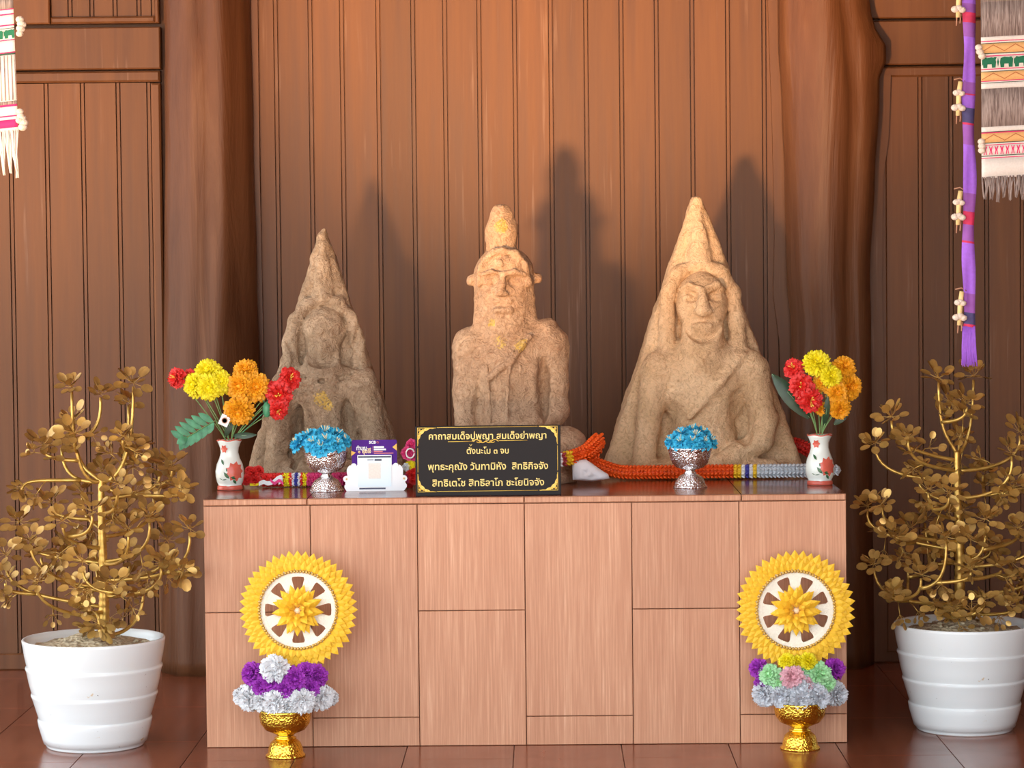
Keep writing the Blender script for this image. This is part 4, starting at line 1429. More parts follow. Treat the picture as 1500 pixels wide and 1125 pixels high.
    t = thing('garland', 'pink and red flower garland end peeking out between the purple card and black sign', 'garland', root4)
    for (px, py, r, kd, mt, dd) in [(603, 652, 10, 'carn', 'petal_pink', 2), (597, 664, 11, 'carn', 'petal_pink', 8), (607, 667, 9, 'carn', 'petal_pink', 6), (602, 682, 9, 'mari', 'petal_lemon', 4), (596, 684, 7, 'carn', 'petal_white', 6), (605, 694, 11, 'carn', 'petal_red', 5), (598, 700, 8, 'carn', 'petal_pink', 4), (606, 703, 8, 'carn', 'petal_red', 8), (613, 690, 12, 'carn', 'petal_red', 0), (614, 660, 10, 'carn', 'petal_pink', 0), (614, 704, 8, 'mari', 'petal_lemon', 2)]:
        flower('flower_head', kd, mt, at(px, py, Yb - dd * kb) - root4, r * kb, Vector((random.uniform(-.4, .3), -1, random.uniform(-.1, .4))), t)
    MB().tube([(0, 0.004, .002), (.004, 0.004, .05), (0.002, 0.004, .11)], .009, 8).build('core', 'petal_red', t)
    mb = MB()
    mb.tube([at(601 + 6 * math.cos(a), 664 + 7 * math.sin(a), Yb - 17 * kb) - root4 for a in [i * .5 for i in range(13)]], 1.2 * kb, 5)
    mb.build('ribbon', 'petal_white', t)

    # white cloth
    k5 = 1 / ppm(.37); root5 = Vector((at(865, 704, .37).x, .37, AH))
    outl = [(838, 676), (849, 674), (858, 673), (866, 678), (878, 687), (891, 695), (893, 701), (882, 703), (868, 705), (852, 704), (839, 703)]
    mb = MB(); n = len(outl); rings = 7; vs = []
    cx, cy = 860, 694
    for i in range(rings + 1):
        s_ = 1 - i / rings
        for (x, y) in outl:
            X_ = cx + (x - cx) * s_; Y_ = cy + (y - cy) * s_
            p = at(X_, Y_, .37)
            fold = .004 * math.sin(X_ * .28 + Y_ * .5) + .003 * math.sin(X_ * .6 - Y_ * .35)
            dep = -.020 * math.sqrt(max(0, 1 - s_ ** 2)) + fold * (1 - s_ ** 3)
            vs.append(Vector((p.x - root5.x, dep, max(0.0005, p.z - AH))))
    m = len(vs)
    back = [Vector((v.x, .012 + .0 * v.y, v.z)) for v in vs[:n]]
    fs = [(i * n + j, i * n + (j + 1) % n, (i + 1) * n + (j + 1) % n, (i + 1) * n + j) for i in range(rings) for j in range(n)]
    vs += back
    fs += [(j, m + j, m + (j + 1) % n, (j + 1) % n) for j in range(n)] + [tuple(m + j for j in range(n))]
    mb.add(vs, fs)
    o = mb.build('folded_cloth', 'white_cloth', None, root5, fix=True)
    tag(o, 'small folded white cloth lying under the orange garland loop', 'cloth')


build_garlands()


# ------------------------------------------------------------------ lettering
def text_mesh(body, bold=0.0):
    c = bpy.data.curves.new('lettering', 'FONT'); c.body = body; c.size = 1.0
    c.resolution_u = 3; c.offset = bold; c.extrude = 0.0
    o = bpy.data.objects.new('lettering', c); COL.objects.link(o)
    dg = bpy.context.evaluated_depsgraph_get()
    me = bpy.data.meshes.new_from_object(o.evaluated_get(dg))
    bpy.data.objects.remove(o); bpy.data.curves.remove(c)
    return me


def lettering(body, x0, x1, zb, zx, mat, parent, y, bold=0.0, name='lettering', sq=None):
    """text stretched between x0 and x1; zb baseline, zx height of a plain consonant"""
    me = text_mesh(body, bold)
    co = np.empty(len(me.vertices) * 3, np.float32); me.vertices.foreach_get('co', co); co = co.reshape(-1, 3)
    mn, mx = co[:, 0].min(), co[:, 0].max()
    sx = (x1 - x0) / (mx - mn); sz = (zx - zb) / (sq or 0.56)
    out = np.stack([(co[:, 0] - mn) * sx + x0, np.full(len(co), y), co[:, 1] * sz + zb], 1)
    me.vertices.foreach_set('co', out.astype(np.float32).ravel())
    me.materials.clear(); me.materials.append(MAT[mat]); me.update()
    return link(name, me, parent)


def build_sign():
    Y = 0.045; k = 1 / ppm(Y)
    b = at(715.5, 726.5, Y)
    t = thing('sign_board', 'black tabletop sign board with gold Thai prayer lettering and corner ornaments', 'sign', (b.x, Y, AH))
    t.rotation_euler = (-0.06, 0.0, 0.012)
    W, H = 1335 / 6.25 * k, 645 / 6.25 * k
    U = lambda x: (x - 717.5) / 6.25 * k
    V = lambda y: (735 - y) / 6.25 * k
    MB().box(-W / 2, W / 2, 0, .006, 0, H, .001).build('board', 'black_board', t, smooth=False)
    MB().box(-.09, .09, .006, .05, 0, .004).build('stand', 'black_board', t, smooth=False)
    y = -.0007
    L = lambda s_, a, b_, zb, zx, bold=.012: lettering(s_, U(a), U(b_), V(zb), V(zx), 'sign_text', t, y, bold)
    L('คาถาสมเด็จปูพญา สมเด็จย่าพญา', 175, 1255, 214, 168)
    L('ตังนะโม ๓ จบ', 522, 908, 349, 306)
    L('พุทธะคุณัง วันทามิหัง  สิทธิกิจจัง', 165, 1268, 495, 446)
    L('สิทธิเตโช สิทธิลาโภ ชะโยนิจจัง', 203, 1230, 645, 596)
    # tone marks set above their vowels
    mk = MB(); hh = .9 * k
    def stroke(pts, r): mk.tube([(U(a), y, V(c)) for a, c in pts], r, 5)
    stroke([(596, 140), (594, 162)], hh * .55)
    stroke([(548, 262), (556, 268), (553, 278), (566, 270), (572, 260)], hh * .42)
    mk.build('lettering', 'sign_text', t)
    # border lines
    bd = MB(); w = .45 * k
    def line(a, b_): bd.tube([(U(a[0]), y, V(a[1])), (U(b_[0]), y, V(b_[1]))], w, 4)
    line((250, 106), (1175, 103)); line((245, 692), (1175, 690)); line((73, 292), (73, 515)); line((1356, 280), (1356, 510))
    bd.build('border_line', 'sign_gold', t)
    # corner ornaments: filled pierced corner with curls
    for (cx, cy, sx, sy) in ((70, 106, 1, 1), (1358, 101, -1, 1), (70, 697, 1, -1), (1358, 692, -1, -1)):
        o = MB(); Lx, Ly = 172, 168
        def P(a, c): return (U(cx + sx * a), y, V(cy + sy * c))
        edge = []
        # leafy inner edge
        N = 26
        for i in range(N + 1):
            q = i / N
            a = Lx * (1 - q) ** 1.9; c = Ly * q ** 1.9
            bulge = 9 * abs(math.sin(q * math.pi * 5))
            edge.append((a + bulge * .7 * (q > .03) * (q < .97), c + bulge * .7 * (q > .03) * (q < .97)))
        for (a0, c0), (a1, c1) in zip(edge[:-1], edge[1:]):
            q0 = [P(a0 * .62, c0 * .62), P(a0, c0), P(a1, c1), P(a1 * .62, c1 * .62)]
            o.add(q0, [(0, 1, 2, 3)])
        # curls and outer bands
        o.tube([P(2, Ly), P(2, 2), P(Lx, 2)], .62 * k, 4)
        for (a, c, r) in ((22, 22, 13), (54, 20, 9), (20, 54, 9), (84, 14, 7), (14, 84, 7)):
            o.tube([P(a + r * (1 - j / 16) * math.cos(j * .8), c + r * (1 - j / 16) * math.sin(j * .8)) for j in range(15)], .55 * k, 4)
        o.build('corner_ornament', 'sign_gold', t)
    # flourish under the title
    fl = MB()
    fl.tube([(U(350), y, V(236)), (U(580), y, V(234))], .5 * k, 4); fl.tube([(U(820), y, V(231)), (U(1080), y, V(229))], .5 * k, 4)
    for s0 in (-1, 1):
        fl.tube([(U(697 + s0 * q), y, V(233 + 14 * math.sin(q * .055))) for q in range(0, 126, 7)], .8 * k, 4)
        fl.tube([(U(697 + s0 * (60 + 22 * math.cos(a))), y, V(236 + 12 * math.sin(a))) for a in [i * .6 for i in range(9)]], .6 * k, 4)
    fl.build('flourish', 'sign_gold', t)


def build_card():
    Y = 0.24; k = 1 / ppm(Y)
    b = at(549, 713, Y)
    t = thing('donation_card', 'purple and white cut out donation card standee beside the silver bowl', 'card', (b.x, Y, AH))
    t.rotation_euler = (-0.08, 0, 0.02)
    sc = 105 / 1374.0
    U = lambda x: ((500 + x * sc) - 549) * k
    V = lambda y: max(0.0, (1075 - y) * sc * k)
    body = [(205, 1060), (205, 110), (225, 92), (1050, 92), (1072, 112), (1072, 1060)]
    MB().poly([(U(x), V(y)) for x, y in body], 0, .0025).build('panel', 'card_purple', t, smooth=False, fix=True)
    # white die-cut base with rounded lobes
    def arc(cx, cy, r, a0, a1, n=9): return [(cx + r * math.cos(math.radians(a0 + (a1 - a0) * i / n)), cy - r * math.sin(math.radians(a0 + (a1 - a0) * i / n))) for i in range(n + 1)]
    out = [(100, 1075), (70, 1030)] + arc(100, 985, 42, 200, 120, 4) + arc(98, 840, 62, 250, 70, 9) + arc(240, 690, 135, 190, 118, 6) + arc(240, 590, 52, 200, -20, 8) + arc(240, 690, 135, 62, 0, 5) + [(372, 800), (372, 990), (890, 990), (890, 800)] + arc(1050, 690, 138, 190, 118, 6) + arc(1048, 590, 52, 200, -20, 8) + arc(1050, 690, 138, 62, -10, 5) + arc(1205, 840, 62, 110, -70, 9) + arc(1205, 980, 55, 50, -50, 5) + [(1215, 1060), (1195, 1075)]
    me = MB().poly([(U(x), V(y)) for x, y in out], -.003, -.0005)
    me.build('cut_out_base', 'card_white', t, smooth=False, fix=True)
    def rect(x0, x1, y0, y1, y, name, mat): MB().box(U(x0), U(x1), y, y + .0006, V(y1), V(y0)).build(name, mat, t, smooth=False)
    rect(312, 970, 385, 1000, -.0040, 'white_panel', 'card_white'); rect(322, 960, 400, 990, -.0044, 'pale_panel', 'card_pale')
    rect(325, 958, 403, 437, -.0048, 'dark_strip', 'card_dark'); rect(345, 850, 1012, 1042, -.0044, 'dark_strip', 'card_dark')
    rect(642, 778, 460, 496, -.0048, 'dark_label', 'card_dark'); rect(505, 625, 472, 486, -.0048, 'dark_label', 'card_dark')
    rect(520, 760, 540, 840, -.0048, 'cream_patch', 'ban_white')
    for tri in ([(195, 300), (282, 332), (195, 400)], [(1072, 165), (988, 235), (1072, 305)]):
        MB().poly([(U(x), V(y)) for x, y in tri], -.0014, -.0002).build('orange_triangle', 'card_orange', t, smooth=False, fix=True)
    y = -.0012
    lettering('SCB', U(538), U(668), V(162), V(112), 'card_white', t, y, .03, sq=.70)
    mb = MB(); mb.tube([(U(705 + 22 * math.cos(a)), y, V(142 - 22 * math.sin(a))) for a in [math.radians(d) for d in (215, 150, 90, 30, -35, 215 - 360)]] + [(U(687), y, V(155))], .35 * k, 4)
    mb.build('logo_mark', 'card_coral', t)
    lettering('ทำบุญ', U(295), U(490), V(285), V(225), 'card_white', t, y, .03)
    lettering('สุขใจ', U(405), U(578), V(345), V(285), 'card_cream', t, y, .03)
    for (cx, cy, r) in ((348, 325, 26), (558, 262, 20)):
        m = MB()
        for j in range(5):
            a = j * 1.2566; m.ell((U(cx + r * .6 * math.cos(a)), y, V(cy + r * .6 * math.sin(a))), (r * .42 * sc * k, .0004, r * .42 * sc * k), 6, 4)
        m.build('printed_blossom', 'card_cream', t)
    for (x0, x1, yy, h, m_) in ((630, 825, 232, 17, 'card_white'), (630, 862, 278, 15, 'card_white'), (630, 800, 318, 8, 'card_coral'), (630, 1005, 350, 8, 'card_coral'), (607, 611, 280, 70, 'card_coral')):
        rect(x0, x1, yy - h, yy + h, y, 'printed_line', m_)
    for cx in (100, 1205):
        m = MB()
        for j in range(5):
            a = j * 1.2566; m.ell((U(cx + 14 * math.cos(a)), -.0033, V(842 + 14 * math.sin(a))), (13 * sc * k, .0004, 13 * sc * k), 6, 4)
        m.build('printed_blossom', 'card_cream', t)
        MB().ell((U(cx), -.0038, V(842)), (10 * sc * k, .0004, 10 * sc * k), 6, 4).build('blossom_centre', 'ban_brown', t)
    MB().box(-.03, .03, .0025, .035, 0, .002).build('foot', 'card_white', t, smooth=False)


build_sign(); build_card()

# ------------------------------------------------------------------ wheel offerings
def fold_petal(L, w, h, curl=0.0):
    """pointed folded petal lying along +z, front towards -y"""
    vs = [(0, 0, 0), (-w, -.2 * h, L * .42), (w, -.2 * h, L * .42), (-w * .62, -.5 * h - curl * .4, L * .70), (w * .62, -.5 * h - curl * .4, L * .70), (0, -curl, L), (0, -h, L * .40), (0, -h * .95 - curl * .4, L * .72), (0, h * .2, L * .5)]
    fs = [(0, 6, 1), (0, 2, 6), (1, 6, 7, 3), (6, 2, 4, 7), (3, 7, 5), (7, 4, 5), (0, 1, 8), (0, 8, 2), (1, 3, 8), (2, 8, 4), (3, 5, 8), (4, 8, 5)]
    return MB().add(vs, fs).mesh('petal', 'petal_yellow', False)


def offering(label, base_px, base_py, wheel_px, wheel_py, blooms, Y, Yw, rot0, wmat):
    k = 1 / ppm(Y)
    b = at(base_px, base_py, Y)
    root = Vector((b.x, Y, 0))
    t = thing('wheel_offering', label, 'offering', root, 'wheel offerings before the altar')
    # bowl
    fl = lambda w, i, z: 1 + 0.025 * abs(math.sin(9 * w))
    bowl = link('bowl', MB().lathe([(r * k, z * k) for r, z in [(0, 34), (15, 34), (18, 35), (29, 40), (35.5, 49), (37.5, 60), (37, 67), (38, 69), (36, 70), (34, 62), (28, 50), (0, 47)]], 54, mod=fl).mesh('bowl', 'gold_bowl'), t)
    link('foot', MB().lathe([(r * k, z * k) for r, z in [(0, 0), (28.5, 0), (29, 2), (27, 4), (25.5, 6), (24.5, 13), (22, 20), (17, 24.5), (13, 26), (0, 26)]], 54, mod=fl).mesh('foot', 'gold_bowl'), bowl)
    link('stem', MB().lathe([(r * k, z * k) for r, z in [(0, 25), (13, 25), (16, 26.5), (16.5, 28), (13, 29.5), (12.5, 31.5), (15, 33.5), (18, 35), (0, 36)]], 40).mesh('stem', 'gold_plain'), bowl)
    # foam the paper flowers are set in
    MB().ell((0, 4 * k, 96 * k), (40 * k, 26 * k, 30 * k), 20, 12).build('flower_base', 'petal_grey', t)
    for (px, py, r, mat, dd, nx, nz) in blooms:
        p = at(px, py, Y - dd * k) - root
        flower('paper_flower', 'carn', mat, p, r * k, Vector((nx, -1, nz)), t)
    # wheel
    kw = 1 / ppm(Yw)
    c = at(wheel_px, wheel_py, Yw)
    ring = MB(); n = 64
    prof = [(49 * kw, -3.0 * kw), (60 * kw, -3.0 * kw), (78 * kw, 0), (78 * kw, 3 * kw), (49 * kw, 3 * kw), (49 * kw, -3.0 * kw)]
    vs = []; fs = []
    for (r, y) in prof:
        for j in range(n):
            a = 2 * math.pi * j / n; vs.append((r * math.sin(a), y, r * math.cos(a)))
    for i in range(len(prof) - 1):
        for j in range(n):
            j2 = (j + 1) % n
            fs.append((i * n + j, i * n + j2, (i + 1) * n + j2, (i + 1) * n + j))
    ring.add(vs, fs)
    wh = ring.build('wheel', 'wheel_white', t, c - root, fix=True, rot=(-.05, 0, 0))
    bd = MB()
    for j in range(80):
        a = 2 * math.pi * j / 80
        bd.ell((57 * kw * math.sin(a), -7.2 * kw, 57 * kw * math.cos(a)), (2.4 * kw, 2.0 * kw, 2.4 * kw), 5, 4)
    tag(bd.build('bead_trim', 'wheel_gold', wh), kind='stuff')
    for j in range(8):
        a = rot0 + 2 * math.pi * (j + .5) / 8
        q = Matrix.Rotation(a, 4, 'Y')
        sp = MB().poly([(-5 * kw, 18 * kw), (5 * kw, 18 * kw), (8.5 * kw, 45 * kw), (13 * kw, 51 * kw), (-13 * kw, 51 * kw), (-8.5 * kw, 45 * kw)], -2.2 * kw, 2.2 * kw)
        link('spoke', sp.mesh('spoke', 'wheel_white', False), wh, None, (0, a, 0))
    MB().lathe([(0, 0), (24 * kw, 0), (24 * kw, 4 * kw), (0, 4 * kw)], 24).build('hub', 'wheel_white', wh, (0, 2 * kw, 0), rot=(math.pi / 2, 0, 0))
    pm = [fold_petal(19 * kw, 6.0 * kw, 2.6 * kw, 2 * kw), fold_petal(19 * kw, 6.6 * kw, 2.6 * kw, 1.5 * kw), fold_petal(21 * kw, 7.2 * kw, 2.6 * kw, 1 * kw)]
    pm2 = [fold_petal(19 * kw, 6.0 * kw, 4 * kw, 4 * kw), fold_petal(24 * kw, 7.0 * kw, 4 * kw, 3 * kw), fold_petal(28 * kw, 7.2 * kw, 4 * kw, 1 * kw)]
    pr = random.Random(base_px)
    def put(me, rad, a, y):
        link('petal', me, wh, (rad * kw * math.sin(a), y * kw, rad * kw * math.cos(a)), (pr.uniform(-.12, .12), a + pr.uniform(-.05, .05), 0), pr.uniform(.92, 1.06))
    for row, (cnt, rad, y) in enumerate(((44, 54.5, -4.5), (44, 61, -2.5), (44, 67, -.5))):
        for j in range(cnt):
            put(pm[row], rad, 2 * math.pi * (j + .5 * (row % 2)) / cnt, y)
    for row, (cnt, rad, y, lean) in enumerate(((6, 3, -14, .8), (9, 5, -11, .5), (11, 8, -8, .25), (13, 11, -5.5, .1))):
        for j in range(cnt):
            a = 2 * math.pi * (j + .5 * (row % 2)) / cnt
            me = pm2[min(row, 2)]
            o = link('hub_petal', me, wh, (rad * kw * math.sin(a), y * kw, rad * kw * math.cos(a)))
            o.rotation_euler = (Matrix.Rotation(a + pr.uniform(-.08, .08), 3, 'Y') @ Matrix.Rotation(lean, 3, 'X')).to_euler()
    MB().ell((0, -17 * kw, 0), (4.5 * kw, 4 * kw, 4.5 * kw), 10, 8).build('hub_centre', 'pearl', wh)


offering('yellow petal wheel offering with purple and white paper flowers in a gold bowl', 418.5, 1108, 437, 893,
         [(366, 1023, 22, 'petal_white', 6, -.7, -.1), (404, 1029, 23, 'petal_white', 24, -.2, -.2), (442, 1027, 22, 'petal_white', 24, .2, -.2), (471, 1022, 21, 'petal_white', 4, .7, -.1),
          (385, 1026, 19, 'petal_white', 14, -.4, -.2), (424, 1034, 18, 'petal_white', 20, 0, -.4),
          (371, 987, 20, 'petal_purple', 4, -.6, .3), (396, 1000, 19, 'petal_purple', 16, -.2, .2), (432, 995, 21, 'petal_purple', 18, .1, .2), (463, 990, 20, 'petal_purple', 4, .6, .3), (414, 990, 18, 'petal_purple', 8, 0, .5),
          (402, 979, 23, 'petal_white', 22, -.1, .5), (448, 985, 17, 'petal_purple', 10, .3, .5), (384, 1006, 17, 'petal_purple', 14, -.2, 0), (455, 1008, 17, 'petal_purple', 12, .3, 0), (418, 1010, 18, 'petal_purple', 20, 0, .1), (356, 1020, 17, 'petal_white', -8, -1, 0), (484, 1022, 14, 'petal_white', -10, 1, 0)],
         -.135, -.115, 0.0, 'petal_white')
offering('yellow petal wheel offering with green, pink and pale grey paper flowers in a gold bowl', 1172, 1100, 1165, 893,
         [(1120, 1016, 21, 'petal_grey', 4, -.7, -.1), (1145, 1020, 20, 'petal_grey', 18, -.3, -.2), (1172, 1025, 21, 'petal_grey', 24, 0, -.2), (1199, 1022, 20, 'petal_grey', 18, .3, -.2), (1224, 1017, 20, 'petal_grey', 4, .7, -.1), (1150, 1012, 17, 'petal_grey', 16, -.1, .2), (1192, 1010, 17, 'petal_grey', 16, .1, .2),
          (1111, 979, 16, 'petal_purple', -2, -.6, .3), (1222, 980, 18, 'petal_purple', -2, .6, .3), (1128, 988, 18, 'petal_green', 10, -.4, .3), (1200, 988, 20, 'petal_green', 12, .3, .3), (1161, 992, 20, 'petal_rose', 22, 0, .2), (1180, 985, 14, 'petal_green', 8, .2, .5),
          (1153, 968, 13, 'petal_lemon', 16, -.2, .6), (1184, 968, 14, 'petal_lemon', 14, .2, .6), (1168, 970, 12, 'petal_lemon', 10, 0, .7), (1143, 1000, 16, 'petal_green', 12, -.2, 0), (1180, 1004, 16, 'petal_rose', 16, .1, 0), (1210, 1002, 16, 'petal_green', 8, .4, 0), (1118, 1000, 15, 'petal_purple', 0, -.5, 0), (1172, 1008, 18, 'petal_grey', 22, 0, .1)],
         -.085, -.065, 0.39, 'petal_grey')


# ------------------------------------------------------------------ gilded trees in pots
def leaf_mesh(L, w, stalk):
    """oval cupped blade on a thin stalk, along +z, face towards +x side"""
    mb = MB(); n = 10
    for side in (1, -1):
        vs = [(-.05 * L + side * .0006, 0, stalk + L * .5)]
        for i in range(n):
            a = 2 * math.pi * i / n
            vs.append((.04 * L * abs(math.sin(a)) + side * .0005, w * math.sin(a), stalk + L * .5 - L * .5 * math.cos(a)))
        mb.add(vs, [(0, 1 + i, 1 + (i + 1) % n)[::-side] for i in range(n)])
    mb.tube([(0, 0, 0), (-.002, 0, stalk * .5), (0, 0, stalk + L * .1)], [.0012, .0010, .0010], 4, False)
    return mb


LEAF = [leaf_mesh(.032, .0125, .024), leaf_mesh(.030, .0115, .017), leaf_mesh(.024, .0100, .028)]
LEAF_ME = None


def gilded_tree(label, pot_px, pot_py, Y, trunk_px, trunk_top, ros, seed, forks=()):
    global LEAF_ME
    r_ = random.Random(seed)
    if LEAF_ME is None:
        LEAF_ME = [m.mesh('leaf', 'gold_leaf', True) for m in LEAF]
    b = at(pot_px, pot_py, Y); root = Vector((b.x, Y, 0))
    k = 1 / ppm(Y)
    t = thing('potted_gilded_tree', label, 'plant', root, 'gold painted ornamental trees in white pots')
    prof = [(0, 0), (.134, 0), (.138, .004), (.137, .011), (.145, .0125), (.150, .030), (.1585, .060), (.161, .0745), (.1605, .0785), (.156, .0795), (.158, .083),
            (.166, .110), (.1755, .141), (.1785, .147), (.1780, .1510), (.1745, .152), (.1765, .156), (.184, .185), (.1905, .218), (.193, .2235), (.1925, .2275), (.188, .2285), (.1895, .233), (.196, .265), (.201, .298), (.2015, .304), (.199, .307), (.192, .306), (.188, .290), (.186, .270), (0, .270)]
    pot = MB().lathe(prof, 72).build('pot', 'pot', t)
    # soil heap
    vs = []; fs = []; n = 36; rr = [0, .03, .06, .10, .14, .172, .185]
    for i, r in enumerate(rr):
        for j in range(n):
            a = 2 * math.pi * j / n
            h = .284 + .040 * math.exp(-(r / .09) ** 2) + r_.uniform(-.004, .004) * (0 < i < 6)
            vs.append((r * math.cos(a), r * math.sin(a), h if i < 6 else .268))
    for i in range(len(rr) - 1):
        for j in range(n):
            fs.append((i * n + j, i * n + (j + 1) % n, (i + 1) * n + (j + 1) % n, (i + 1) * n + j))
    so = MB().add(vs, fs).build('soil', 'soil', t, fix=True)
    for i in range(26):
        a = r_.uniform(0, 6.28); r = r_.uniform(.05, .165); s_ = r_.uniform(.004, .011)
        z = .284 + .040 * math.exp(-(r / .09) ** 2)
        MB().ell((r * math.cos(a), r * math.sin(a), z + s_ * .2), (s_, s_ * .8, s_ * .6), 6, 4).build('pebble', 'soil', so)
    # trunk wrapped in gold tape
    tp = at(trunk_px, trunk_top, Y) - root
    x0 = (at(trunk_px, 925, Y) - root).x
    tr = MB(); N = 70; pts = []; rs = []
    for i in range(N + 1):
        q = i / N
        pts.append(Vector((x0 + (tp.x - x0) * q + .004 * math.sin(q * 5), .004 * math.sin(q * 7 + 1), .28 + (tp.z - .28) * q)))
        rs.append((.0175 - .009 * q) * (1 + .06 * (i % 3 == 0) - .05 * (i % 3 == 1)))
    tr.tube(pts, rs, 12)
    trunk = tr.build('trunk', 'gold_branch', t)

    def trunk_at(z):
        q = max(0, min(1, (z - .28) / (tp.z - .28)))
        return pts[int(q * N)].copy()
    leaves = []   # (matrix, mesh index, front-ness, branch object)
    def rosette(c, axis, cnt, br, mesh, lo=.45, hi=1.75, sc=1.0):
        axis = axis.normalized()
        e1 = axis.cross(Vector((.3, .9, .1))).normalized(); e2 = axis.cross(e1)
        for j in range(cnt):
            az = 2 * math.pi * (j + r_.uniform(-.35, .35)) / cnt * (1.618 if cnt > 8 else 1)
            po = lo + (hi - lo) * ((j + .5) / cnt) + r_.uniform(-.15, .15)
            d = (axis * math.cos(po) + (e1 * math.cos(az) + e2 * math.sin(az)) * math.sin(po)).normalized()
            nrm = (axis - d * axis.dot(d)); 
            if nrm.length < .05: nrm = e1.copy()
            nrm = (nrm.normalized() + Vector((r_.uniform(-.4, .4), r_.uniform(-.7, .2), r_.uniform(-.3, .3)))); nrm = (nrm - d * nrm.dot(d)).normalized()
            m = Matrix((nrm, d.cross(nrm), d)).transposed().to_4x4()
            s_ = sc * r_.uniform(.82, 1.18)
            m = Matrix.Translation(c) @ m @ Matrix.Scale(s_, 4)
            leaves.append((m, mesh, c.y + (0 if mesh < 2 else .03), br))
    limbs = []
    for (px, py, dep) in ros:
        if dep is None:
            off = abs((px - trunk_px) * k)
            lim = max(.04, math.sqrt(max(.0, .17 ** 2 - (off * .75) ** 2)))
            dep = r_.choice((-1, -1, 1)) * lim * r_.uniform(.5, 1.0)
        e = at(px, py, Y + dep) - root
        rad = math.hypot(e.x - x0, e.y)
        z0 = e.z - .05 - .22 * rad - r_.uniform(0, .05)
        z0 = max(.30 + r_.uniform(0, .03), min(z0, tp.z - .01))
        p0 = trunk_at(z0); p0.z = z0
        out = Vector((e.x - p0.x, e.y - p0.y, 0))
        if e.z - z0 > .02:
            lift = e.z - z0
            sg = r_.uniform(-.05, .25); P = [p0, p0 + out * r_.uniform(.35, .6) + Vector((0, 0, lift * sg)), p0 + out * r_.uniform(.98, 1.08) + Vector((0, 0, lift * r_.uniform(.05, .35))), e - Vector((0, 0, .012))]
        else:
            P = [p0, p0 + out * .4 + Vector((0, 0, .03)), e + Vector((-out.x * .2, -out.y * .2, -.02)), e - Vector((0, 0, .008))]
        bp = bez(P, 12)
        # some shoots spring from an older branch instead of the trunk
        if limbs and r_.random() < .5:
            best = min(((q - e).length + 3 * max(0, q.z - e.z + .05), q) for lb in limbs for q in lb[4:10])[1]
            if (best - e).length < (p0 - e).length:
                o2 = Vector((e.x - best.x, e.y - best.y, 0)); lf = max(.03, e.z - best.z)
                bp = bez([best, best + o2 * .7 + Vector((0, 0, lf * .05)), best + o2 * 1.05 + Vector((0, 0, lf * .3)), e - Vector((0, 0, .012))], 12)
        limbs.append(bp)
        br = MB().tube(bp, [.0062 - .0022 * i / 12 for i in range(13)], 7).build('branch', 'gold_branch', t)
        ax = (bp[-1] - bp[-3]).normalized() + Vector((out.x * .9, -.35 + r_.uniform(-.5, .2), .25)) + Vector((r_.uniform(-.3, .3), 0, 0))
        rosette(e, ax, r_.choice((11, 12, 13)), br, r_.choice((0, 0, 1)))
        if r_.random() < .55:
            c2 = bp[r_.choice((7, 8, 9))]
            rosette(c2, Vector((r_.uniform(-.5, .5), r_.uniform(-1, .1), r_.uniform(.2, 1))), 7, br, 1, .6, 1.6, .9)
        # a sprig of small round leaves hanging off the branch
        if r_.random() < .75:
            j = r_.choice((4, 5, 6, 7)); c0 = bp[j]
            dn = Vector((r_.uniform(-.6, .6), r_.uniform(-1, .2), r_.uniform(-.9, .5))).normalized()
            c1 = c0 + dn * r_.uniform(.03, .055)
            MB().tube([c0, c0.lerp(c1, .5) + Vector((0, 0, .004)), c1], .0013, 4).build('twig', 'gold_branch', br)
            rosette(c1, dn, 7, br, 2, .3, 1.3, .85)
    for (a, b_) in forks:
        pa, pb = trunk_at((at(*a, Y) - root).z), at(*b_, Y) - root
        MB().tube(bez([pa, pa + Vector(((pb.x - pa.x) * .8, 0, .03)), pb - Vector((0, 0, .05)), pb], 8), .006, 7).build('branch', 'gold_branch', t)
    # skirt of leaves at the foot of the trunk
    for j in range(3):
        a = (-2.4, -1.5, -.7)[j]; c = Vector((x0 + .035 * math.cos(a), .035 * math.sin(a), .345 + .01 * j))
        rosette(c, Vector((math.cos(a), math.sin(a), -.5)), 8, trunk, 2, .2, 1.3, 1.0)
    # the 300 nearest leaves one by one, the rest joined
    leaves.sort(key=lambda q: q[2])
    for m, mi, fy, br in leaves[:300]:
        o = link('leaf', LEAF_ME[mi], br); o.matrix_local = m
    if len(leaves) > 300:
        mb = MB()
        for m, mi, fy, br in leaves[300:]:
            mb.add([m @ Vector(p) for p in LEAF[mi].v], LEAF[mi].f)
        tag(mb.build('foliage', 'gold_leaf', t), kind='stuff')


N_ = None
gilded_tree('gold painted leafy tree in a stained white ringed pot on the left', 140, 1096, .06, 150, 700,
            [(105, 566, -.03), (147, 576, .02), (195, 560, -.02), (188, 588, .05), (108, 614, .08), (64, 651, -.04), (90, 650, .05), (109, 634, -.08), (180, 638, -.10), (201, 656, .03), (234, 684, .06), (252, 680, -.03),
             (266, 716, -.12), (278, 774, -.13), (268, 833, -.13), (236, 824, -.10), (33, 714, .0), (29, 764, .05), (44, 790, -.06), (8, 811, .03), (8, 848, -.01), (54, 851, -.10), (92, 762, -.08), (135, 748, -.17), (172, 708, -.12),
             (188, 774, -.15), (168, 856, -.17), (113, 862, -.15), (145, 915, -.10), (121, 822, -.16), (219, 756, -.10), (100, 800, .10), (210, 860, .08), (150, 690, .08), (120, 720, .12), (180, 745, .13), (75, 735, .10), (225, 720, .12), (140, 800, .15), (190, 820, .14), (245, 790, .09), (60, 810, .1)], 21)
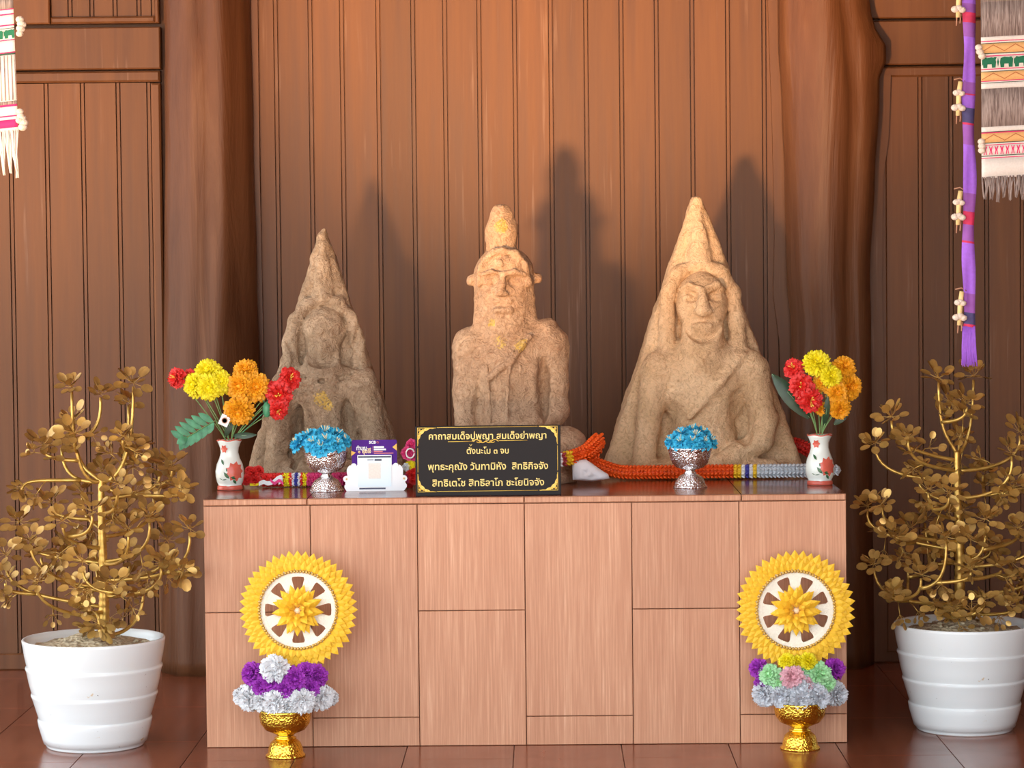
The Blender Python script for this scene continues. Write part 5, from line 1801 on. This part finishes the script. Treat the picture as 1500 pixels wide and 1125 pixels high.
gilded_tree('gold painted leafy tree in a clean white ringed pot under the purple ribbon', 1413, 1078, .21, 1404, 660,
            [(1306, 610, -.03), (1282, 648, .02), (1330, 638, -.05), (1375, 553, .0), (1426, 550, .04), (1416, 590, -.05), (1391, 587, .04), (1482, 663, -.08), (1494, 632, .03), (1478, 707, -.05), (1292, 737, -.06), (1271, 741, .04), (1312, 785, -.08),
             (1280, 826, -.02), (1308, 869, -.06), (1349, 841, -.14), (1335, 772, .05), (1360, 716, -.10), (1390, 722, -.14), (1386, 786, -.18), (1422, 790, -.17), (1444, 760, -.15), (1470, 722, -.06), (1422, 832, -.18), (1466, 829, -.14),
             (1395, 890, -.14), (1372, 884, -.10), (1440, 878, -.15), (1480, 885, -.08), (1492, 772, -.08), (1520, 700, .0), (1532, 760, -.04), (1528, 820, .02), (1515, 860, -.05), (1345, 690, .10), (1440, 690, .10), (1405, 640, .06), (1330, 820, .12), (1370, 800, .14), (1450, 800, .14), (1410, 745, .14), (1490, 850, .1), (1355, 760, .1)], 33)


# ------------------------------------------------------------------ hanging textiles
def banner(label, x0px, x1px, Y, bands, fringe, waves, tilt, ptop, poms, lean=0.0):
    """bands: list of (y0px, y1px, material, name) from top to bottom"""
    k = 1 / ppm(Y)
    pc = at((x0px + x1px) / 2, fringe[1], Y)
    root = Vector((pc.x, Y, pc.z))
    t = thing('woven_banner', label, 'banner', root, 'woven hanging banners')
    xa, xb = at(x0px, 150, Y).x - root.x, at(x1px, 150, Y).x - root.x
    zof = lambda py: at((x0px + x1px) / 2, py, Y).z - root.z
    ysurf = lambda x, z: .006 * math.sin(x * 22 + waves) * (1 - .2 * z) + .004 * math.sin(x * 9 + z * 3)
    def strip(y0, y1, mat, name, dy=0.0, n=18):
        z1, z0 = zof(y0), zof(y1); m = max(1, int((z1 - z0) / .06)); vs = []
        for side in (0, .0016):
            for i in range(m + 1):
                z = z0 + (z1 - z0) * i / m
                for j in range(n + 1):
                    x = xa + (xb - xa) * j / n
                    zz = z + tilt * x
                    vs.append((x + lean * (z), ysurf(x, z) + dy + side, zz))
        q = (m + 1) * (n + 1); fs = []
        for i in range(m):
            for j in range(n):
                a = i * (n + 1) + j
                fs.append((a, a + 1, a + n + 2, a + n + 1)); fs.append((q + a, q + a + n + 1, q + a + n + 2, q + a + 1))
        for j in range(n):
            fs.append((j, q + j, q + j + 1, j + 1)); e = m * (n + 1) + j; fs.append((e, e + 1, q + e + 1, q + e))
        for i in range(m):
            a = i * (n + 1); fs.append((a, a + n + 1, q + a + n + 1, q + a)); a += n; fs.append((a, q + a, q + a + n + 1, a + n + 1))
        return MB().add(vs, fs).build(name, mat, t)
    strip(ptop, bands[0][0], bands[0][2], bands[0][3])
    for (y0, y1, mat, name) in bands:
        strip(y0, y1, mat, name)

    def motif(polys, y, h, mat, name, period, stuff=False):
        """polys in a unit cell 0..1 x 0..1 repeated across the band"""
        mb = MB(); x = xa + .002
        while x < xb - .002:
            for poly in polys:
                vs = []
                for (u, v) in poly:
                    X_ = min(xb, x + u * period); z = zof(y + h * (1 - v))
                    vs.append((X_ + lean * z, ysurf(X_, z) - .0012, z + tilt * X_))
                mb.add(vs, [tuple(range(len(vs)))])
            x += period
        tag(mb.build(name, mat, t), kind='stuff')
    # fringe
    f = random.Random(5); nt_ = int((xb - xa) / .017)
    for i in range(nt_):
        xc = xa + (i + .5) * (xb - xa) / nt_; fr = MB()
        z1, z0 = zof(fringe[0]), zof(fringe[1] - f.uniform(0, 8))
        for s_ in range(9):
            xx = xc + f.uniform(-.011, .011); xe = xc + f.uniform(-.004, .004) + lean * (z0 - z1)
            y_ = ysurf(xc, z1) + f.uniform(-.002, .002)
            fr.tube([(xx + lean * z1, y_, z1 + tilt * xx + .002), ((xx + xc) / 2 + f.uniform(-.004, .004), y_ + f.uniform(-.003, .003), z1 * .5 + z0 * .5), (xe, y_, z0 + f.uniform(0, .006))], [.0017, .0020, .0012], 5)
        fr.build('tassel', fringe[2], t)
    for (px, py, s_) in poms:
        c = at(px, py, Y - .006) - root
        pm = MB(); f2 = random.Random(int(px + py))
        for j in range(3):
            pm.ell(c + Vector((f2.uniform(-.004, .006), -.003 * j, .012 - .012 * j)), (.0105 * s_, .010 * s_, .0085 * s_), 10, 8)
        pm.build('pompom', 'pom', t)
    return t, motif


def textiles():
    Y = -.25
    k = 1 / ppm(Y)
    # right banner
    B = [(0, 51, 'ban_grey', 'grey_band'), (51, 57, 'ban_white', 'white_band'), (57, 58.2, 'ban_pink', 'pink_stripe'), (58.2, 60.2, 'ban_white', 'white_stripe'), (60.2, 61.2, 'ban_darkgreen', 'dark_stripe'), (61.2, 75, 'ban_orange', 'orange_band'), (75, 76.2, 'ban_darkgreen', 'dark_stripe'), (76.2, 78.6, 'ban_white', 'white_stripe'), (78.6, 80, 'ban_pink', 'pink_stripe'),
         (80, 98, 'ban_white', 'elephant_band'), (98, 99.3, 'ban_pink', 'pink_stripe'), (99.3, 101.5, 'ban_white', 'white_stripe'), (101.5, 102.6, 'ban_darkgreen', 'dark_stripe'), (102.6, 115.5, 'ban_orange', 'orange_band'), (115.5, 116.7, 'ban_pink', 'pink_stripe'), (116.7, 118, 'ban_white', 'white_stripe'), (118, 119, 'ban_darkgreen', 'dark_stripe'), (119, 127, 'ban_white', 'white_band'),
         (127, 183, 'ban_grey', 'grey_band'), (183, 190, 'ban_white', 'white_band'), (190, 191, 'ban_darkgreen', 'dark_stripe'), (191, 192.5, 'ban_pink', 'pink_stripe'), (192.5, 206, 'ban_orange', 'orange_band'), (206, 207.2, 'ban_darkgreen', 'dark_stripe'), (207.2, 209, 'ban_white', 'white_stripe'), (209, 210.2, 'ban_pink', 'pink_stripe'), (210.2, 225, 'ban_white', 'figure_band'),
         (225, 226.3, 'ban_darkgreen', 'dark_stripe'), (226.3, 228, 'ban_white', 'white_stripe'), (228, 229.2, 'ban_pink', 'pink_stripe'), (229.2, 258, 'ban_white', 'white_band')]
    t, motif = banner('broad grey woven banner with green elephants and pink figures at the right', 1437, 1560, Y, B, (257, 297, 'ban_grey'), .5, .05, -420,
                      [(1435, 76, 1.0), (1438, 214, 1.0)])
    zig = [[(0, .12), (.5, .78), (1, .12), (1, .22), (.5, .90), (0, .22)]]
    for y0, h in ((61.2, 13.8), (102.6, 13), (192.5, 13.5)):
        motif(zig, y0, h, 'ban_brown', 'zigzag', 33 * k)
    eleph = [[(.04, .05), (.16, .05), (.17, .35), (.30, .35), (.31, .05), (.42, .05), (.44, .5), (.42, .85), (.30, .95), (.16, .9), (.08, .95), (.02, .75)],
             [(.40, .55), (.46, .95), (.36, .95)], [(.0, .2), (.05, .5), (.0, .9)],
             [(.96, .05), (.84, .05), (.83, .35), (.70, .35), (.69, .05), (.58, .05), (.56, .5), (.58, .85), (.70, .95), (.84, .9), (.92, .95), (.98, .75)],
             [(.47, .5), (.5, .1), (.53, .5), (.5, .9)], [(.445, .62), (.5, .45), (.555, .62), (.5, .56)]]
    motif(eleph, 80.5, 17, 'ban_green', 'elephant_row', 47 * k)
    fig = [[(.2, .05), (.38, .05), (.46, .45), (.54, .45), (.62, .05), (.8, .05), (.66, .55), (.85, .95), (.68, .95), (.5, .68), (.32, .95), (.15, .95), (.34, .55)]]
    motif(fig, 211, 13.5, 'ban_pink', 'figure_row', 8.2 * k)
    # left banner
    B = [(0, 17, 'ban_grey', 'grey_band'), (17, 18.5, 'ban_pink', 'pink_stripe'), (18.5, 24, 'ban_white', 'white_stripe'), (24, 26, 'ban_pink', 'pink_stripe'), (26, 40, 'ban_white', 'white_band'), (40, 42, 'ban_pink', 'pink_stripe'), (42, 45, 'ban_white', 'white_stripe'), (45, 46, 'ban_darkgreen', 'dark_stripe'), (46, 62, 'ban_white', 'elephant_band'), (62, 63.5, 'ban_pink', 'pink_stripe'), (63.5, 80, 'ban_white', 'white_band'), (80, 81.5, 'ban_pink', 'pink_stripe'), (81.5, 84.5, 'ban_darkgreen', 'dark_stripe'),
         (84.5, 152, 'ban_white', 'streaked_band'), (152, 157, 'ban_grey', 'grey_stripe'), (157, 160, 'ban_pink', 'pink_stripe'), (160, 173, 'ban_white', 'white_band'), (173, 175, 'ban_pink', 'pink_stripe'), (175, 179, 'ban_white', 'white_stripe'), (179, 191, 'ban_pink', 'pink_band'), (191, 196, 'ban_white', 'white_stripe')]
    t, motif = banner('narrow pale woven banner with white pompoms hanging at the left edge', -70, 27, Y, B, (195, 262, 'ban_white'), 1.8, .09, -420,
                      [(31, 35, 1.1), (31, 43, 1.0), (31, 170, 1.0), (32, 180, 1.2)], -.02)
    motif(eleph, 47, 14, 'ban_green', 'elephant_row', 40 * k)
    mot = [[(.1, 0), (.3, 0), (.28, 1), (.14, 1)], [(.6, 0), (.75, 0), (.72, 1), (.6, 1)]]
    motif(mot, 85, 66, 'ban_grey', 'streak_row', 11 * k)
    # purple ribbon
    Y = -.15; k = 1 / ppm(Y)
    pc = at(1419, 540, Y); root = Vector((pc.x, Y, pc.z))
    t = thing('ribbon_streamer', 'long purple ribbon streamer with pompom charms hanging above the gilded tree', 'streamer', root)
    def seg(y0, y1, mat, name, xl=0, xr=0, dy=0.0):
        m = max(1, int((y1 - y0) / 12)); vs = []
        for s_ in (0, .0014):
            for i in range(m + 1):
                py = y1 + (y0 - y1) * i / m
                sway = 1.6 * math.sin(py * .03) ; wd = 9.0 + 1.0 * math.sin(py * .05 + 1)
                c = 1419.5 + sway * .6
                for j, u in enumerate((-1, -.3, .4, 1)):
                    p = at(c + u * wd + (xl if u < 0 else xr), py + u * 1.2, Y) - root
                    vs.append((p.x, p.y + dy + s_ + (.006, -.003, -.004, .004)[j] * math.sin(py * .04 + .5), p.z))
        q = (m + 1) * 4; fs = []
        for i in range(m):
            for j in range(3):
                a = i * 4 + j
                fs.append((a, a + 1, a + 5, a + 4)); fs.append((q + a, q + a + 4, q + a + 5, q + a + 1))
            a = i * 4; fs.append((a, a + 4, q + a + 4, q + a)); a += 3; fs.append((a, q + a, q + a + 4, a + 4))
        MB().add(vs, fs).build(name, mat, t)
    P_, D_ = ('rib_purple', 'purple_length'), ('rib_dusk', 'dusky_band')
    cuts = [(-420, 5, P_), (5, 18, ('rib_dusk', 'dusky_band')), (18, 33, ('rib_red', 'red_band')), (33, 54, D_), (54, 120, P_), (120, 137, D_), (137, 139, ('rib_red', 'red_thread')), (139, 158, P_), (158, 180, ('rib_navy', 'navy_band')), (180, 183, ('rib_red', 'red_thread')), (183, 203, D_), (203, 212, ('rib_red', 'red_thread')) if False else (203, 212, D_), (212, 283, P_), (283, 310, D_), (310, 329, ('rib_red', 'red_band')), (329, 353, D_), (353, 356, ('rib_red', 'red_thread')), (356, 430, P_), (430, 458, D_), (458, 475, ('rib_navy', 'navy_band')), (475, 479, ('rib_red', 'red_thread'))]
    for (a, b_, (mt, nm)) in cuts:
        seg(a, b_, mt, nm)
    f = random.Random(9)
    for i in range(6):
        fr = MB()
        for s_ in range(7):
            px = 1412 + i * 3.0 + f.uniform(-1.6, 1.6)
            fr.tube([at(px, 478, Y) - root, at(px + f.uniform(-2, 2), 505, Y - .003) - root, at(px + f.uniform(-2, 2) + (px - 1419) * .25, 538 - f.uniform(0, 8), Y) - root], [.0017, .0019, .0012], 5)
        fr.build('tassel', 'rib_purple', t)
    for (py, n2) in ((4, 2), (148, 2), (308, 2), (455, 2)):
        base = at(1404 + (2 if py > 400 else 0), py, Y - .004) - root
        cm = MB(); z = .016
        cm.tube([base + Vector((.006, 0, .052)), base + Vector((.001, -.002, .02)), base + Vector((-.002, -.002, -.04))], [.0065, .0072, .0060], 8)
        ch = cm.build('charm', 'pom_core', t)
        pm = MB()
        for (dx, dz, r) in ((-.006, .022, .0105), (.008, .020, .0095), (-.010, -.018, .0115), (.009, -.020, .0105), (0, -.015, .011), (0, .024, .0095)):
            pm.ell(base + Vector((dx, -.005, dz)), (r, r * .9, r * .8), 10, 8)
        pm.build('pompom', 'pom', ch)
        te = MB()
        te.tube([base + Vector((-.012, 0, .058)), base + Vector((.004, 0, .062)), base + Vector((.018, .004, .054))], .0018, 5)
        te.tube([base + Vector((-.004, 0, -.03)), base + Vector((-.006, 0, -.062))], [.0022, .0018], 5)
        te.tube([base + Vector((.006, 0, -.03)), base + Vector((.004, 0, -.056))], [.0022, .0018], 5)
        te.build('tie', 'pom_tie', ch)


textiles()
